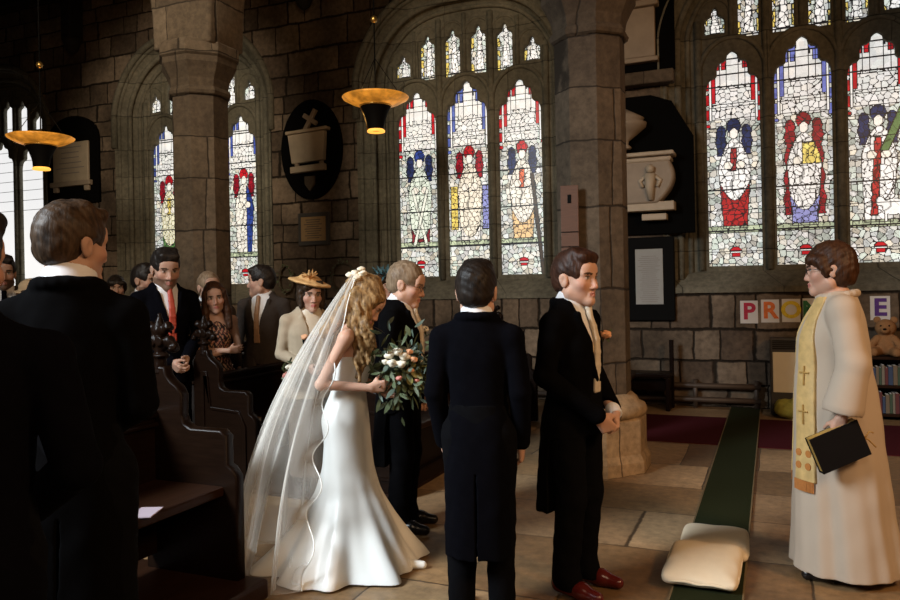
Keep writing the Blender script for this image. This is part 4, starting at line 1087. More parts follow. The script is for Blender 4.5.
def person(pos, a, height, label, group=None, fem=False, head=(0, 0, 0), hs=1.10, arms=None, legs=None, skin=1.0, brow=(.03, .018, .01), lips=(.42, .17, .13),
           beard=None, h=.0055, wide=1.0, fat=1.0, lean=(0, 0), handcurl=(35, 45, 30), hands=None, neckfwd=.0, bare=True, blush=True):
    """pos: feet on the floor; a: heading in degrees from camera-right towards away"""
    p = Person(); s = p.s = height/1.755
    p.h = h; p.fem = fem; p.wide = wide
    rz = math.radians(a)+YAW-math.pi/2
    sh = .175 if fem else .195
    up = lambda x, y, z: Vector((x*s+lean[0]*max(0, z-.9)*s, y*s+lean[1]*max(0, z-.9)*s, z*s))
    p.up = up
    R = rotM(*head); p.R = R
    hc = up(0, .015+neckfwd, 1.610)+R@Vector((0, .012, 0)); p.T = (R, hc, hs*s)
    p.sh = [up(-sh*wide, -.01, 1.40 if fem else 1.385), up(sh*wide, -.01, 1.40 if fem else 1.385)]      # left (x-), right (x+)
    arms = arms or {}
    dfl = lambda q: (up(q*.255*wide, -.03, 1.13), up(q*.25*wide, .06, .875))
    p.arm = []
    for i, q in enumerate((-1, 1)):
        v = arms.get('LR'[i])
        p.arm.append(tuple(up(*w) for w in v) if v else dfl(q))
    lg = legs or {}
    p.leg = []
    for i, q in enumerate((-1, 1)):
        v = lg.get('LR'[i], ((q*.095, .02, .49), (q*.10, -.02, .085)))
        p.leg.append((Vector((q*.09*s, 0, .90*s)), Vector(v[0])*s, Vector(v[1])*s))
    p.secs = scl(BODY_F if fem else BODY_M, s, wide)
    p.secs = [(q[0], q[1], q[2], lean[0]*max(0, q[0]-.9*s), (q[4] if len(q) > 4 else 0)+lean[1]*max(0, q[0]-.9*s)) for q in p.secs]
    allp = [hc, *[w for ar in p.arm for w in ar], *[w for l in p.leg for w in l]]
    lo = np.min([npv(q) for q in allp], 0)-.22; hi = np.max([npv(q) for q in allp], 0)+.24; lo[2] = -.01
    Fd = Field(lo, hi, h)
    Fd.add(loft(p.secs), .0)
    for i, q in enumerate((-1, 1)):
        e, w = p.arm[i]
        r1, r2, r3 = (.039, .033, .023) if fem else (.050, .041, .028)
        Fd.add(cap(up(q*.06, -.01, 1.44), p.sh[i], .045*s, r1*s), .05*s)
        Fd.add(cap(p.sh[i], e, r1*s, r2*s), .03*s); Fd.add(cap(e, w, r2*s, r3*s), .015*s)
        hd = (hands or {}).get('LR'[i])
        if hd is None:
            d = (w-e).normalized()*.75+Vector((0, .12, -.25)); n = Vector((-q*1, .1, 0))
            hand_solid(Fd, w, d, n, (1 if q > 0 else -1), s*(.9 if fem else 1.0), handcurl)
        elif hd != 'none': hand_solid(Fd, w, hd[0], hd[1], hd[2], s*(.9 if fem else 1.0), hd[3] if len(hd) > 3 else handcurl)
        hp, kn, an = p.leg[i]
        Fd.add(cap(hp, kn, (.066 if fem else .082)*s, .050*s), .03*s); Fd.add(cap(kn, an, .050*s, .036*s), .02*s)
        Fd.add(cap(an+Vector((0, -.01, -.04))*s, an+Vector((q*.015, .13, -.058))*s, .034*s, .026*s), .02*s)
    nr = .051 if fem else .066
    Fd.add(cap(up(0, -.012, 1.46), hc+R@Vector((0, -.022, -.05))*s, nr*s*1.06, nr*s*.95), .03*s)
    head_solid(Fd, p.T, fem, fat)
    def cols(v):
        c = np.tile(SKIN*skin, (len(v), 1)); c[:] = np.clip(c, 0, 1)
        return head_paint(v, c, p.T, skin, np.array(brow), np.array(lips)*skin, beard, blush=blush)
    o = p.root = Fd.obj('person', M['skin'], None, cols)
    o.location = (pos[0], pos[1], pos[2] if len(pos) > 2 else 0); o.rotation_euler = (0, 0, rz)
    tag(o, label, 'person', group)
    p.lo, p.hi = lo, hi
    p.body = o
    return p
def trousers(p, mat, grow=.018, shoe=None, crease=True, wideleg=0.0):
    s = p.s; Fd = Field((p.lo[0], p.lo[1], .03), (p.hi[0], p.hi[1], 1.08*s), max(p.h, .007))
    Fd.add(loft([q for q in scl([(.84, .16, .125), (.93, .168, .13), (1.05, .150, .115)], s, p.wide)], grow=.012), 0)
    for i in (0, 1):
        hp, kn, an = p.leg[i]
        Fd.add(cap(hp, kn, .10*s, .078*s), .03*s); Fd.add(cap(kn, an+Vector((0, 0, .0)), .078*s, .066*s), .02*s)
        Fd.add(cap(an+Vector((0, .02, .03))*s, an+Vector((0, .045, -.035))*s, .062*s, .06*s), .02*s)
    Fd.bump(.0035, 26, p.s*9)
    Fd.cut(lambda X, Y, Z: .038-Z+0*X+0*Y)
    Fd.obj('trousers', mat, p.root)
    shoes(p, shoe or M['shoe'])
def shoes(p, mat):
    s = p.s
    for i, q in enumerate((-1, 1)):
        an = p.leg[i][2]; Fd = Field((an.x-.12, an.y-.14, 0), (an.x+.12, an.y+.30, .15), .006)
        b_ = Vector((an.x, an.y, 0))
        for pr in (cap(b_+Vector((0, -.03, .055))*s, b_+Vector((q*.012, .10, .045))*s, .045*s, .044*s), cap(b_+Vector((q*.012, .10, .04))*s, b_+Vector((q*.018, .19, .032))*s, .042*s, .030*s), cap(b_+Vector((0, -.02, .09))*s, b_+Vector((0, .02, .10))*s, .044*s, .044*s)): Fd.add(pr, .02)
        Fd.cut(lambda X, Y, Z: .003-Z+0*X+0*Y)
        Fd.obj('shoe', mat, p.root)
JK = [(1.05, .158, .122, 0, .002), (1.16, .166, .128, 0, .006), (1.29, .180, .136, 0, .002), (1.37, .172, .122, 0, -.008), (1.43, .137, .106, 0, -.014), (1.475, .104, .100, 0, -.014), (1.51, .088, .084, 0, -.008)]
def jacket(p, mat, kind='lounge', vz=1.12, vs=.30, wide_open=0.0, shirt=M['shirt'], tie=None, waist=None, name='jacket', lapel=True, hem=None, sleeve=None, cuffs=True, vest_mat=None):
    s = p.s; lean = p.up(0, 0, 1.9)-p.up(0, 0, .9); lx, ly = lean.x/1.0/s, lean.y/s
    def L(secs): return [(q[0]*s, q[1]*s*p.wide, q[2]*s*p.wide, q[3]*s+lx*max(0, q[0]-.9)*s, q[4]*s+ly*max(0, q[0]-.9)*s) for q in secs]
    hem = hem or (.76 if kind == 'lounge' else .44)
    low = [(hem, .200, .155, 0, -.01), (.92, .186, .142, 0, -.006)] if kind == 'lounge' else [(hem, .185, .135, 0, -.055), (.70, .190, .142, 0, -.03), (.92, .182, .142, 0, -.01)]
    secs = L(low+JK)
    lo = p.lo.copy(); hi = p.hi.copy(); lo[2] = min(hem*s, min(a[1].z for a in p.arm))-.06; hi[2] = 1.56*s
    Fd = Field(lo, hi, p.h)
    nk = .070 if p.fem else .084
    foldf = None
    if kind != 'lounge':
        foldf = lambda th, z: 1+.035*np.clip((1.0*s-z)/.5, 0, 1)*np.sin(th*6+1.0)
    Fd.add(loft(secs, foldf, ex=2.25), 0)
    Nz = p.up(0, 0, 1.4)
    def vcut(F_, grow=0.0):
        zb = vz*s
        def f(X, Y, Z):
            oy = ly*np.maximum(0, Z-.9*s); ox = lx*np.maximum(0, Z-.9*s)
            return np.maximum(np.maximum(np.abs(X-ox)-(Z-zb)*vs-wide_open-grow, -(Y-oy-.0*s)), np.maximum(zb-Z, Z-1.6*s))
        F_.sub((f, np.array([-.3, -.05, zb-.02]), np.array([.3, .4, 1.6*s])), .004)
    # sleeves first so the shoulders flow
    for i, q in enumerate((-1, 1)):
        e, w = p.arm[i]; r = sleeve or (.064, .054, .045)
        if p.fem and not sleeve: r = (.056, .047, .041)
        Fd.add(cap(p.up(q*.07, -.012, 1.450), p.sh[i]+Vector((0, 0, .0)), .043*s, (r[0]-.004)*s), .05*s)
        Fd.add(cap(p.sh[i], e, r[0]*s, r[1]*s), .02*s); Fd.add(cap(e, w+(e-w).normalized()*.01, r[1]*s, r[2]*s), .012*s)
    vcut(Fd)
    Fd.sub(cap(p.up(0, -.004, 1.47), p.T[1]+p.R@Vector((0, -.03, 0)), nk*s, nk*s), .004)
    cr = [p.up((nk+.006)*math.sin(t), -.010-(nk+.004)*math.cos(t), 1.497-.02*abs(t/2.0)**2) for t in np.linspace(-2.0, 2.0, 13)]
    for q0, q1 in zip(cr, cr[1:]): Fd.add(cap(q0, q1, .013*s), .022)
    if kind == 'morning':
        z1 = (vz-.02)*s
        def f2(X, Y, Z): return np.maximum(np.maximum(np.abs(X)-.012-np.clip(z1-Z, 0, 9)*.62, Z-z1), -(Y+.02*s+np.clip(z1-Z, 0, .45)*.10))
        Fd.sub((f2, np.array([-.4, -.12, hem*s-.1]), np.array([.4, .4, z1])), .006)
        Fd.sub(rbox((0, -.20*s, hem*s+.13), (.004, .10, .26), None, .002), .003)
    else:
        Fd.sub(rbox((0, .16*s, (hem+.07)*s), (.016, .10, .16*s), Matrix.Rotation(0, 3, 'Z'), .01), .02)
    if lapel:
        for q in (-1, 1):
            for t0, t1, lr in ((0, .5, .024), (.5, 1, .020)):
                pts = []
                for t in (t0, t1):
                    z = 1.43+(vz-1.43)*t; x = q*((z-vz)*vs+wide_open/s+.016); y = .078+.058*t**.8
                    pts.append(p.up(x, y, z))
                Fd.add(cap(pts[0], pts[1], lr*s*.8, lr*s*.7), .008)
    Fd.bump(.0022, 30, p.s*5)
    Fd.obj(name, mat, p.root)
    # shirt: same torso a little smaller, with a collar ring
    sec2 = [(z, rx-.012, ry-.011, cx, cy) for z, rx, ry, cx, cy in L([(.95, .165, .128, 0, 0)]+JK)]
    F2 = Field((-.3*s, -.3*s+min(0, ly*.6), .94*s), (.3*s+max(0, lx), .35*s+ly*.6, 1.66*s), p.h)
    F2.add(loft(sec2, ex=2.2), 0); up_0 = Vector((0, 0, 1))
    nb = p.up(0, -.010, 1.465); nt_ = p.up(0, 0, 1.475)+((p.T[1]+p.R@Vector((0, -.02, -.06)))-p.up(0, -.01, 1.475)).normalized()*.052*s
    F2.add(cap(nb+up_0*.018, nt_, (nk-.001)*s, (nk-.006)*s), .01)
    up_ = (nt_-nb).normalized()
    F2.cut(lambda X, Y, Z: np.where(Z > 1.42*s, (X-nt_.x)*up_.x+(Y-nt_.y)*up_.y+(Z-nt_.z)*up_.z-.0+.28*np.abs(X)*0-(.10*(Y < 0))*(-(Y-nt_.y)), -1))
    F2.sub(cap(nb+up_*.02, nt_+up_*.1, (nk-.013)*s, (nk-.014)*s), .002)
    F2.obj('shirt', shirt, p.root)
    if tie is not None:
        F3 = Field((-.12*s, -.05, vz*s-.12), (.12*s, .35*s+ly*.6, 1.52*s), .005)
        y = lambda z: float(np.interp(z, [1.0, 1.16, 1.29, 1.38, 1.44, 1.48], [.122, .128, .132, .110, .088, .074]))*p.wide-.004
        F3.add(cap(p.up(0, y(1.455)+.012, 1.463), p.up(0, y(1.43)+.012, 1.435), .020*s, .014*s), .004)
        zz = np.linspace(1.435, max(vz-.06, 1.02), 7); w = np.linspace(.012, .030, 7)
        for k in range(6):
            for q in (-1, 0, 1):
                F3.add(cap(p.up(q*w[k]*.7, y(zz[k])+.010, zz[k]), p.up(q*w[k+1]*.7, y(zz[k+1])+.010, zz[k+1]), .011*s, .011*s), .008)
        F3.obj('tie', tie, p.root)
    if waist is not None:
        F4 = Field((-.3*s, -.3*s, .90*s), (.3*s, .35*s+ly*.6, 1.44*s), p.h)
        F4.add(loft([(z, rx-.006, ry-.005, cx, cy) for z, rx, ry, cx, cy in L([(.93, .168, .130, 0, 0)]+JK)], ex=2.2), 0)
        def f5(X, Y, Z):
            oy = ly*np.maximum(0, Z-.9*s)
            return np.maximum(np.maximum(np.abs(X)-(Z-1.20*s)*.32, -(Y-oy)), 1.20*s-Z)
        F4.sub((f5, np.array([-.3, -.05, 1.19*s]), np.array([.3, .4, 1.6*s])), .004)
        F4.cut(lambda X, Y, Z: np.maximum(-(Y+.06*s)+0*Z, Z-1.42*s+0*X+0*Y))
        F4.obj('waistcoat', waist, p.root)
    if cuffs:
        for i in (0, 1):
            e, w = p.arm[i]; d = (w-e).normalized()
            Fc = Field(npv(w)-.1, npv(w)+.1, .005); Fc.add(cap(w-d*.03, w+d*.008, (r[2]-.006)*s, (r[2]-.007)*s), 0); Fc.cut(lambda X, Y, Z: (X-w.x)*d.x+(Y-w.y)*d.y+(Z-w.z)*d.z-.010)
            Fc.obj('shirt_cuff', shirt, p.root)
def hair(p, mat, style='short', vol=1.0, prims=None, part=0.0, hcol=None):
    R, c, s = p.T
    P = lambda x, y, z: c+R@Vector((x*s, y*s, z*s))
    e = .30 if style not in ('short', 'crop') else .19
    lo = npv(c)-np.array((e*.8, e*.9, .55 if style == 'long' else e))*s; hi = npv(c)+np.array((e*.8, e*.9, .2))*s
    Fd = Field(lo, hi, max(.0045, p.h*.9))
    g = .010*vol
    def EL(a, r, k=.015): Fd.add(ell(P(*a), [q*s for q in r], R), k*s)
    def SE(a, r, k=.008): Fd.sub(ell(P(*a), [q*s for q in r], R), k*s)
    EL((0, -.017, .040), (.078+g*.8, .099+g, .088+g*1.3), 0)
    if style in ('short', 'crop'):
        EL((0, -.055, -.01), (.068+g*.3, .060+g*.5, .065), .02)
        SE((0, .115, -.030), (.082, .075, .100), .012)
        SE((0, .12, .02), (.062, .048, .050), .02)
        for q in (-1, 1): SE((q*.088, .030, -.045), (.030, .052, .065), .012); SE((q*.088, -.010, -.02), (.022, .028, .042), .01)
        SE((0, -.05, -.115), (.11, .10, .055), .012)
        if style == 'short' and vol > 1:
            Fd.add(cap(P(-.035, .072, .098), P(.04, .066, .100), .020*s*vol, .018*s*vol), .03*s)
            Fd.add(cap(P(-.04, .02, .118), P(.04, .01, .118), .020*s*vol, .018*s*vol), .03*s)
    elif style == 'bob':
        EL((0, -.035, -.03), (.092, .085, .085), .03)
        for q in (-1, 1): Fd.add(cap(P(q*.078, .025, .03), P(q*.076, .03, -.075), .026*s, .022*s), .02*s)
        Fd.add(cap(P(-.05, .07, .085), P(.06, .075, .06), .026*s, .022*s), .03*s)
        SE((0, .110, -.035), (.058, .070, .080), .015)
    elif style == 'fringe':                 # short thick crop with fringe
        EL((0, -.045, -.02), (.088, .078, .082), .03)
        Fd.add(cap(P(-.055, .075, .055), P(.055, .075, .055), .022*s, .022*s), .03*s)
        for q in (-1, 1): Fd.add(cap(P(q*.076, .04, .04), P(q*.078, .012, -.02), .024*s, .018*s), .02*s)
        SE((0, .120, -.045), (.072, .085, .078), .012)
        SE((0, -.05, -.125), (.12, .10, .045), .012)
        for q in (-1, 1): SE((q*.092, -.004, -.04), (.020, .022, .032), .01)
    elif style == 'long':
        EL((0, -.035, -.03), (.090, .080, .09), .03)
        for q in (-1, 1):
            Fd.add(cap(P(q*.07, .035, .05), P(q*.085, .02, -.10), .028*s, .032*s), .02*s); Fd.add(cap(P(q*.085, .02, -.10), P(q*.085, .045, -.24), .034*s, .024*s), .02*s)
        Fd.add(cap(P(-.05, -.07, -.05), P(-.05, -.07, -.25), .05*s, .035*s), .03*s); Fd.add(cap(P(.05, -.07, -.05), P(.05, -.07, -.25), .05*s, .035*s), .03*s)
        SE((0, .105, -.045), (.058, .075, .085), .015); SE((0, .10, .03), (.04, .05, .05), .02)
    if prims: prims(Fd, P, s)
    Fd.bump(.0028 if style in ('short', 'crop') else .0035, 62, p.s*3)
    return Fd.obj('hair', mat, p.root)
def glasses(p):
    R, c, s = p.T
    P = lambda x, y, z: c+R@Vector((x*s, y*s, z*s))
    bm = bmesh.new()
    for q in (-1, 1):
        add_tube(bm, [P(q*.032+.021*math.cos(t), .101-.003*abs(math.cos(t)), .000+.015*math.sin(t)) for t in np.linspace(0, 2*math.pi, 19)[:-1]], .0016*s, 6, True)
        add_tube(bm, [P(q*.053, .098, .004), P(q*.074, .08, .006), P(q*.083, -.005, .006), P(q*.085, -.03, -.012)], .0016*s, 6)
    add_tube(bm, [P(-.011, .100, .003), P(0, .103, .006), P(.011, .100, .003)], .0016*s, 6)
    from_bm('spectacles', bm, M['glassframe'], p.root, True)
def rose(Fd, c, r, n=None):
    c = Vector(c)
    Fd.add(ell(c, (r*.75, r*.75, r*.75)), 0)
    for k in range(7):
        a = k*2.4; q = Vector((math.cos(a), math.sin(a), random.uniform(-.5, .6))); Fd.add(ell(c+q*r*.55, (r*.5, r*.5, r*.42)), r*.08)
def buttonhole(p, at, mat=None):
    o = at
    Fd = Field(npv(o)-.06, npv(o)+.06, .004); rose(Fd, o, .030); fl = Fd.obj('buttonhole_flower', mat or M['flower_peach'], p.root)
    bm = bmesh.new()
    for k in range(5):
        d = Vector((random.uniform(-1, 1), random.uniform(-.2, .6), random.uniform(-1, .6))).normalized()
        leaf(bm, Vector(o), d, .045, .016)
    from_bm('leaves', bm, M['leaf'], fl)
def leaf(bm, p, d, L, w, bend=.25):
    side = d.cross(Vector((random.uniform(-1, 1), random.uniform(-1, 1), random.uniform(-1, 1)))).normalized(); nn = d.cross(side)
    pts = []
    for t, ww in ((0, .08), (.3, .85), (.6, .9), (.85, .5), (1, .03)):
        m_ = p+d*(L*t)+nn*(bend*L*t*t); pts.append((bm.verts.new(m_-side*w*ww*.5), bm.verts.new(m_+side*w*ww*.5)))
    for a, b_ in zip(pts, pts[1:]): bm.faces.new((a[0], a[1], b_[1], b_[0]))
def skirt(p, secs, mat, name='dress', arms=None, cutfn=None, cols=None, fold=None, extra=None, h=None):
    s = p.s
    sc_ = [tuple(t*s for t in q)+(0,)*(5-len(q)) for q in secs]
    mx = max(q[1]+abs(q[3]) for q in sc_)*1.25+.05; my = max(q[2]+abs(q[4]) for q in sc_)*1.25+.05
    zlo = min(q[0] for q in sc_)-.02; zhi = max(q[0] for q in sc_)+.1
    ex_ = [w for ar in p.arm for w in ar]
    if arms: lo = np.minimum(np.array((-mx, -my, zlo)), np.min([npv(w) for w in ex_], 0)-.15); hi = np.maximum(np.array((mx, my, zhi)), np.max([npv(w) for w in ex_], 0)+.15)
    else: lo, hi = np.array((-mx, -my, zlo)), np.array((mx, my, zhi))
    Fd = Field(lo, hi, h or p.h)
    Fd.add(loft(sc_, fold), 0)
    if arms:
        for i, q in enumerate((-1, 1)):
            e, w = p.arm[i]
            Fd.add(cap(p.up(q*.07, -.012, 1.445), p.sh[i], .045*s, arms[0]*s), .04*s); Fd.add(cap(p.sh[i], e, arms[0]*s, arms[1]*s), .03*s)
            if len(arms) > 2: Fd.add(cap(e, w, arms[1]*s, arms[2]*s), .02*s)
    if extra: extra(Fd)
    if cutfn: Fd.cut(cutfn)
    Fd.cut(lambda X, Y, Z: .004-Z+0*X+0*Y)
    return Fd.obj(name, mat, p.root, cols), Fd
def pos(px, d, z=0): q = at_depth(px, 290, d); return (q.x, q.y, z)

# --- groom
p = person(pos(572, 3.87), -37, 1.73, 'groom in black tailcoat and oxblood shoes, looking right with hands clasped', head=(-8, 0, 0), hs=1.13, skin=1.0, h=.005,
           arms={'R': ((.250, -.03, 1.13), (.11, .19, .93)), 'L': ((-.250, -.02, 1.13), (-.055, .20, .92))}, brow=(.05, .025, .012),
           hands={'R': ((-.55, .35, -.75), (-.6, -.6, .2), 1, (45, 55, 35)), 'L': ((.6, .3, -.75), (.6, -.6, .1), -1, (45, 55, 35))}, fat=1.08)
jacket(p, M['suit'], 'morning', vz=1.10, vs=.23, tie=M['cravat'], waist=M['waistcoat'], hem=.42)
trousers(p, M['trouser'], shoe=M['shoe_red'])
hair(p, M['hair_auburn'], 'short', 1.15)
buttonhole(p, p.up(-.10, .135, 1.32))
# --- best man
p = person(pos(476, 3.58), 80, 1.67, 'best man in black tailcoat standing with his back to us', head=(-3, 2, 0), hs=1.18, skin=.95, h=.005, wide=.88, arms={'R': ((.212, -.02, 1.12), (.205, .06, .85)), 'L': ((-.212, -.02, 1.12), (-.19, .07, .85))})
jacket(p, M['suit_navy'], 'morning', vz=1.10, vs=.23, tie=M['cravat'], waist=M['waistcoat'], hem=.33)
trousers(p, M['trouser'])
hair(p, M['hair_darkb'], 'short', 1.2)
# --- father of the bride
p = person(pos(400, 4.9), -12, 1.72, 'grey haired man in glasses and black tailcoat walking beside the bride', head=(0, 14, 0), hs=1.15, skin=.98, h=.0055, brow=(.18, .12, .08), fat=1.12, wide=1.06,
           arms={'R': ((.27, -.02, 1.13), (.14, .26, 1.02)), 'L': ((-.27, -.03, 1.12), (-.25, .05, .86))}, hands={'R': ((.05, .9, .1), (-.9, 0, -.2), 1, (50, 60, 40))}, neckfwd=.02)
jacket(p, M['suit'], 'morning', vz=1.10, vs=.23, tie=M['cravat'], waist=M['waistcoat'], hem=.44)
trousers(p, M['trouser']); hair(p, M['hair_grey'], 'short', 1.0); glasses(p); buttonhole(p, p.up(-.10, .135, 1.31), M['flower_white'])
# --- bride
BR_A = -4
bp = pos(344, 4.28)
p = person(bp, BR_A, 1.62, 'bride in white mermaid gown looking down at her bouquet', fem=True, head=(6, 38, 0), hs=1.12, skin=1.02, h=.0045, lean=(0, .10), neckfwd=.03,
           arms={'R': ((.20, -.13, 1.13), (.14, .16, 1.10)), 'L': ((-.20, -.02, 1.14), (-.06, .22, 1.04))},
           hands={'R': ((-.15, .95, .12), (-.85, -.1, .2), 1, (55, 65, 45)), 'L': ((.25, .9, .1), (.8, 0, .2), -1, (50, 60, 40))}, brow=(.16, .09, .04), lips=(.5, .2, .18))
s = p.s
def gownfold(th, z):
    t = np.clip((.62*s-z)/(.62*s), 0, 1)
    return 1+t**1.3*(.085*np.sin(th*6+.8+2.2*t)+.06*np.sin(th*10+2.0-1.5*t)+.03*np.sin(th*17+z*6))+.006*np.sin(z*90+3*th)*np.clip((z-.9*s)/.1, 0, 1)*0
def bustcut(X, Y, Z):
    return np.where(Z > 1.1*s, Z-(1.285*s-.10*np.clip(-(Y-.03), 0, .2)-.03*np.cos(np.clip(X/.07, -3, 3))*0), -1)+0*X
L_ = lambda z: .10*max(0, z-.9)
gown = [(.012, .43, .50, 0, -.06), (.03, .425, .49, 0, -.055), (.14, .345, .40, 0, -.035), (.30, .245, .29, 0, -.01), (.46, .178, .20, 0, .0), (.60, .162, .158, 0, .005), (.76, .166, .142, 0, .004), (.90, .176, .146, 0, -.008), (.98, .156, .128, 0, 0), (1.08, .124, .102, 0, L_(1.08)), (1.17, .130, .110, 0, .008+L_(1.17)), (1.25, .143, .128, 0, .022+L_(1.25)), (1.31, .142, .124, 0, .018+L_(1.31))]
g_, Fg = skirt(p, gown, M['satin'], 'gown', cutfn=bustcut, fold=gownfold)
def bridehair(Fd, P, s):
    A = lambda a, b_, ra, rb=None, k=.015: Fd.add(cap(P(*a), P(*b_), ra*s, None if rb is None else rb*s), k*s)
    A((0, -.03, .125), (0, -.10, .10), .035, .04, .03)           # swept-up crown
    Fd.add(ell(P(0, -.105, .055), [.055*s, .05*s, .06*s], p.R), .02*s)
    for q in (-1, 1):
        A((q*.045, .06, .075), (q*.078, .0, .03), .022, .026); A((q*.078, .0, .03), (q*.07, -.07, .02), .026, .03)
        A((q*.075, .01, .02), (q*.078, .015, -.06), .022, .020)
    base = p.T[1]
    r_ = np.random.default_rng(5)
    for k in range(22):
        ang = r_.uniform(-.4, 3.54) if k > 8 else r_.uniform(-.75, .5)        # head-local angle, right side is 0
        st = P(.082*math.cos(ang), -.015-.085*math.sin(ang), -.01+r_.uniform(-.03, .05))
        L = r_.uniform(.20, .40) if k > 8 else r_.uniform(.30, .43)
        pts = []
        ph = r_.uniform(0, 6); am = r_.uniform(.012, .020)
        out = Vector((.5*math.cos(ang), .18 if k <= 8 else -.25*math.sin(ang), 0))
        for t in np.linspace(0, 1, 15):
            q_ = st+Vector((0, 0, -L*t))+out*.09*math.sin(min(t*1.6, 1.2))+Vector((am*math.cos(ph+t*11), am*math.sin(ph+t*11), 0))*min(1, t*2.5)
            pts.append(q_)
        for i in range(14): Fd.add(cap(pts[i], pts[i+1], .0165*(1-.45*(i/14))*s, .0165*(1-.45*((i+1)/14))*s), .006)
o = hair(p, M['hair_blonde'], 'long', 1.1, bridehair)
# comb of ivory flowers in the hair
Fd = Field(npv(p.T[1])-.22, npv(p.T[1])+.22, .0045)
R, c, hs_ = p.T
for k, (x, y, z) in enumerate(((.03, -.13, .10), (-.02, -.14, .10), (.055, -.11, .085), (.0, -.125, .135), (.04, -.10, .125), (-.05, -.11, .10), (.02, -.155, .075))): rose(Fd, c+R@Vector((x, y, z))*hs_, .024)
Fd.obj('hair_flowers', M['white_fabric'], p.root)
# veil
nu, nv = 150, 90
V = np.zeros((nu, nv, 3))
hp = c+R@Vector((0, -.125, .10))*hs_
for i in range(nu):
    u = i/(nu-1)*2-1
    for j in range(nv):
        t = j/(nv-1); te = t**1.0
        phi = u*1.62
        w = .055+.40*t**.85
        back = .05+.60*(1-(1-t)**1.8)+.10*max(0, t-.86)*2
        fold = (.006+.030*t)*(math.sin(u*15+1.2*math.sin(3*t))+.6*math.sin(u*27+2+2*t)+.4*math.sin(u*41))
        ruf = .05*math.sin(34*t+3*u)*t*max(0, abs(u)-.9)/.1
        rr = 1+fold/(.12+w)
        x = w*math.sin(phi)*rr
        y = -back*math.cos(phi*.78)*rr-.02*math.sin(3*t)+.05*t*abs(u)**2+.02*math.sin(40*t)*t*max(0, abs(u)-.9)/.1
        z = hp.z*(1-t)**.97
        z = max(z, .010+.006*(math.sin(u*15)+1)) if t < .985 else .010+.006*(math.sin(u*15)+1)
        V[i, j] = (hp.x*(1-t)+x+ruf, hp.y*(1-t)+y+.02+ruf, z)
ve = grid_mesh('veil', V, M['veil'], p.root)
bm = bmesh.new()
for i in (0, nu-1): add_tube(bm, [V[i, j]+np.array((0, 0, .0)) for j in range(0, nv, 1)], .0035, 5)
from_bm('ribbon_edge', bm, M['satin'], ve, True)
shoe_loc = p
Fd = Field((-.3, .1, 0), (.3, .6, .12), .006)
Fd.add(cap((.06, .30, .03), (.06, .425, .022), .03, .022), .01); Fd.cut(lambda X, Y, Z: .003-Z+0*X+0*Y); Fd.obj('shoe', M['satin'], p.root)
# --- bouquet
bc = at_depth(402, 370, 4.22)
o = tag(empty('bouquet', bc, YAW), 'trailing bouquet of white flowers and greenery in the hands of the bride', 'bouquet'); o.scale = (1.1, 1.1, 1.1)
stems = [Vector((random.gauss(0, .055), random.gauss(-.01, .05), random.gauss(.02, .05))) for _ in range(46)]
for mk, n, L in (('leaf', 210, .075), ('leaf2', 170, .07), ('leaf3', 90, .065)):
    bm = bmesh.new()
    for k in range(n):
        if mk == 'leaf3' or k % 4 == 0: base = Vector((random.uniform(-.02, .19), random.uniform(-.06, .05), random.uniform(-.09, .03)))
        else:
            base = Vector((random.gauss(0, .07), random.gauss(0, .055), random.gauss(0, .075)))
        d = (base*3+Vector((random.uniform(-.5, .6), random.uniform(-.7, .3), random.uniform(-.6, .5)))).normalized()
        leaf(bm, base, d, L*random.uniform(.6, 1.2), .024*random.uniform(.7, 1.2))
    e = from_bm('foliage', bm, M[mk], o); e['kind'] = 'stuff'
bm = bmesh.new()
for k in range(18): add_tube(bm, [(random.uniform(-.01, .01), random.uniform(-.01, .01), -.05), (random.uniform(-.03, .01)-.03, random.uniform(-.02, .02), -.20)], .004, 5)
from_bm('stems', bm, M['leaf'], o)
fl = [(-.055, -.07, .085, .028, 0), (-.015, -.085, .10, .026, 0), (.02, -.075, .075, .030, 0), (-.04, -.10, .045, .028, 0), (.005, -.105, .04, .026, 0), (-.075, -.08, .05, .02, 0), (.045, -.08, .10, .018, 1), (.065, -.08, .06, .02, 1), (.05, -.09, .01, .018, 1), (-.01, -.10, -.03, .018, 2), (.075, -.06, -.05, .016, 2)]
for x, y, z, r, kk in fl:
    Fd = Field((x-.05, y-.05, z-.05), (x+.05, y+.05, z+.05), .004); rose(Fd, (x, y, z), r); Fd.obj('flower', M[('flower_white', 'flower_peach', 'flower_pink')[kk]], o)
# --- priest
p = person(pos(835, 3.98), 160, 1.755, 'priest with short auburn hair in cream robe and gold stole, facing left', fem=True, head=(-4, 3, 0), hs=1.09, skin=.95, h=.0055, wide=1.12, brow=(.05, .025, .015), fat=1.1, lips=(.45, .16, .13),
           arms={'L': ((-.275, -.04, 1.14), (-.285, .02, .875)), 'R': ((.255, -.04, 1.14), (.24, .06, .87))}, hands={'L': ((-.02, .22, -.95), (.95, .1, 0), -1, (20, 30, 20)), 'R': ((.02, .3, -.9), (-.95, .1, 0), 1, (25, 35, 25))})
s = p.s
def albfold(th, z):
    t = np.clip((1.15*s-z)/(1.15*s), 0, 1)
    return 1+t**.9*(.030*np.sin(th*6+.5)+.026*np.sin(th*10+1.3+z)+.016*np.sin(th*15+2*z))
alb = [(.05, .247, .264, 0, -.025), (.12, .243, .258, 0, -.025), (.40, .225, .235, 0, -.012), (.75, .205, .212, 0, .0), (.95, .195, .200, 0, .01), (1.10, .182, .182, 0, .016), (1.26, .188, .172, 0, .018), (1.36, .182, .140, 0, .002), (1.43, .135, .105, 0, -.012), (1.49, .085, .085, 0, -.012)]
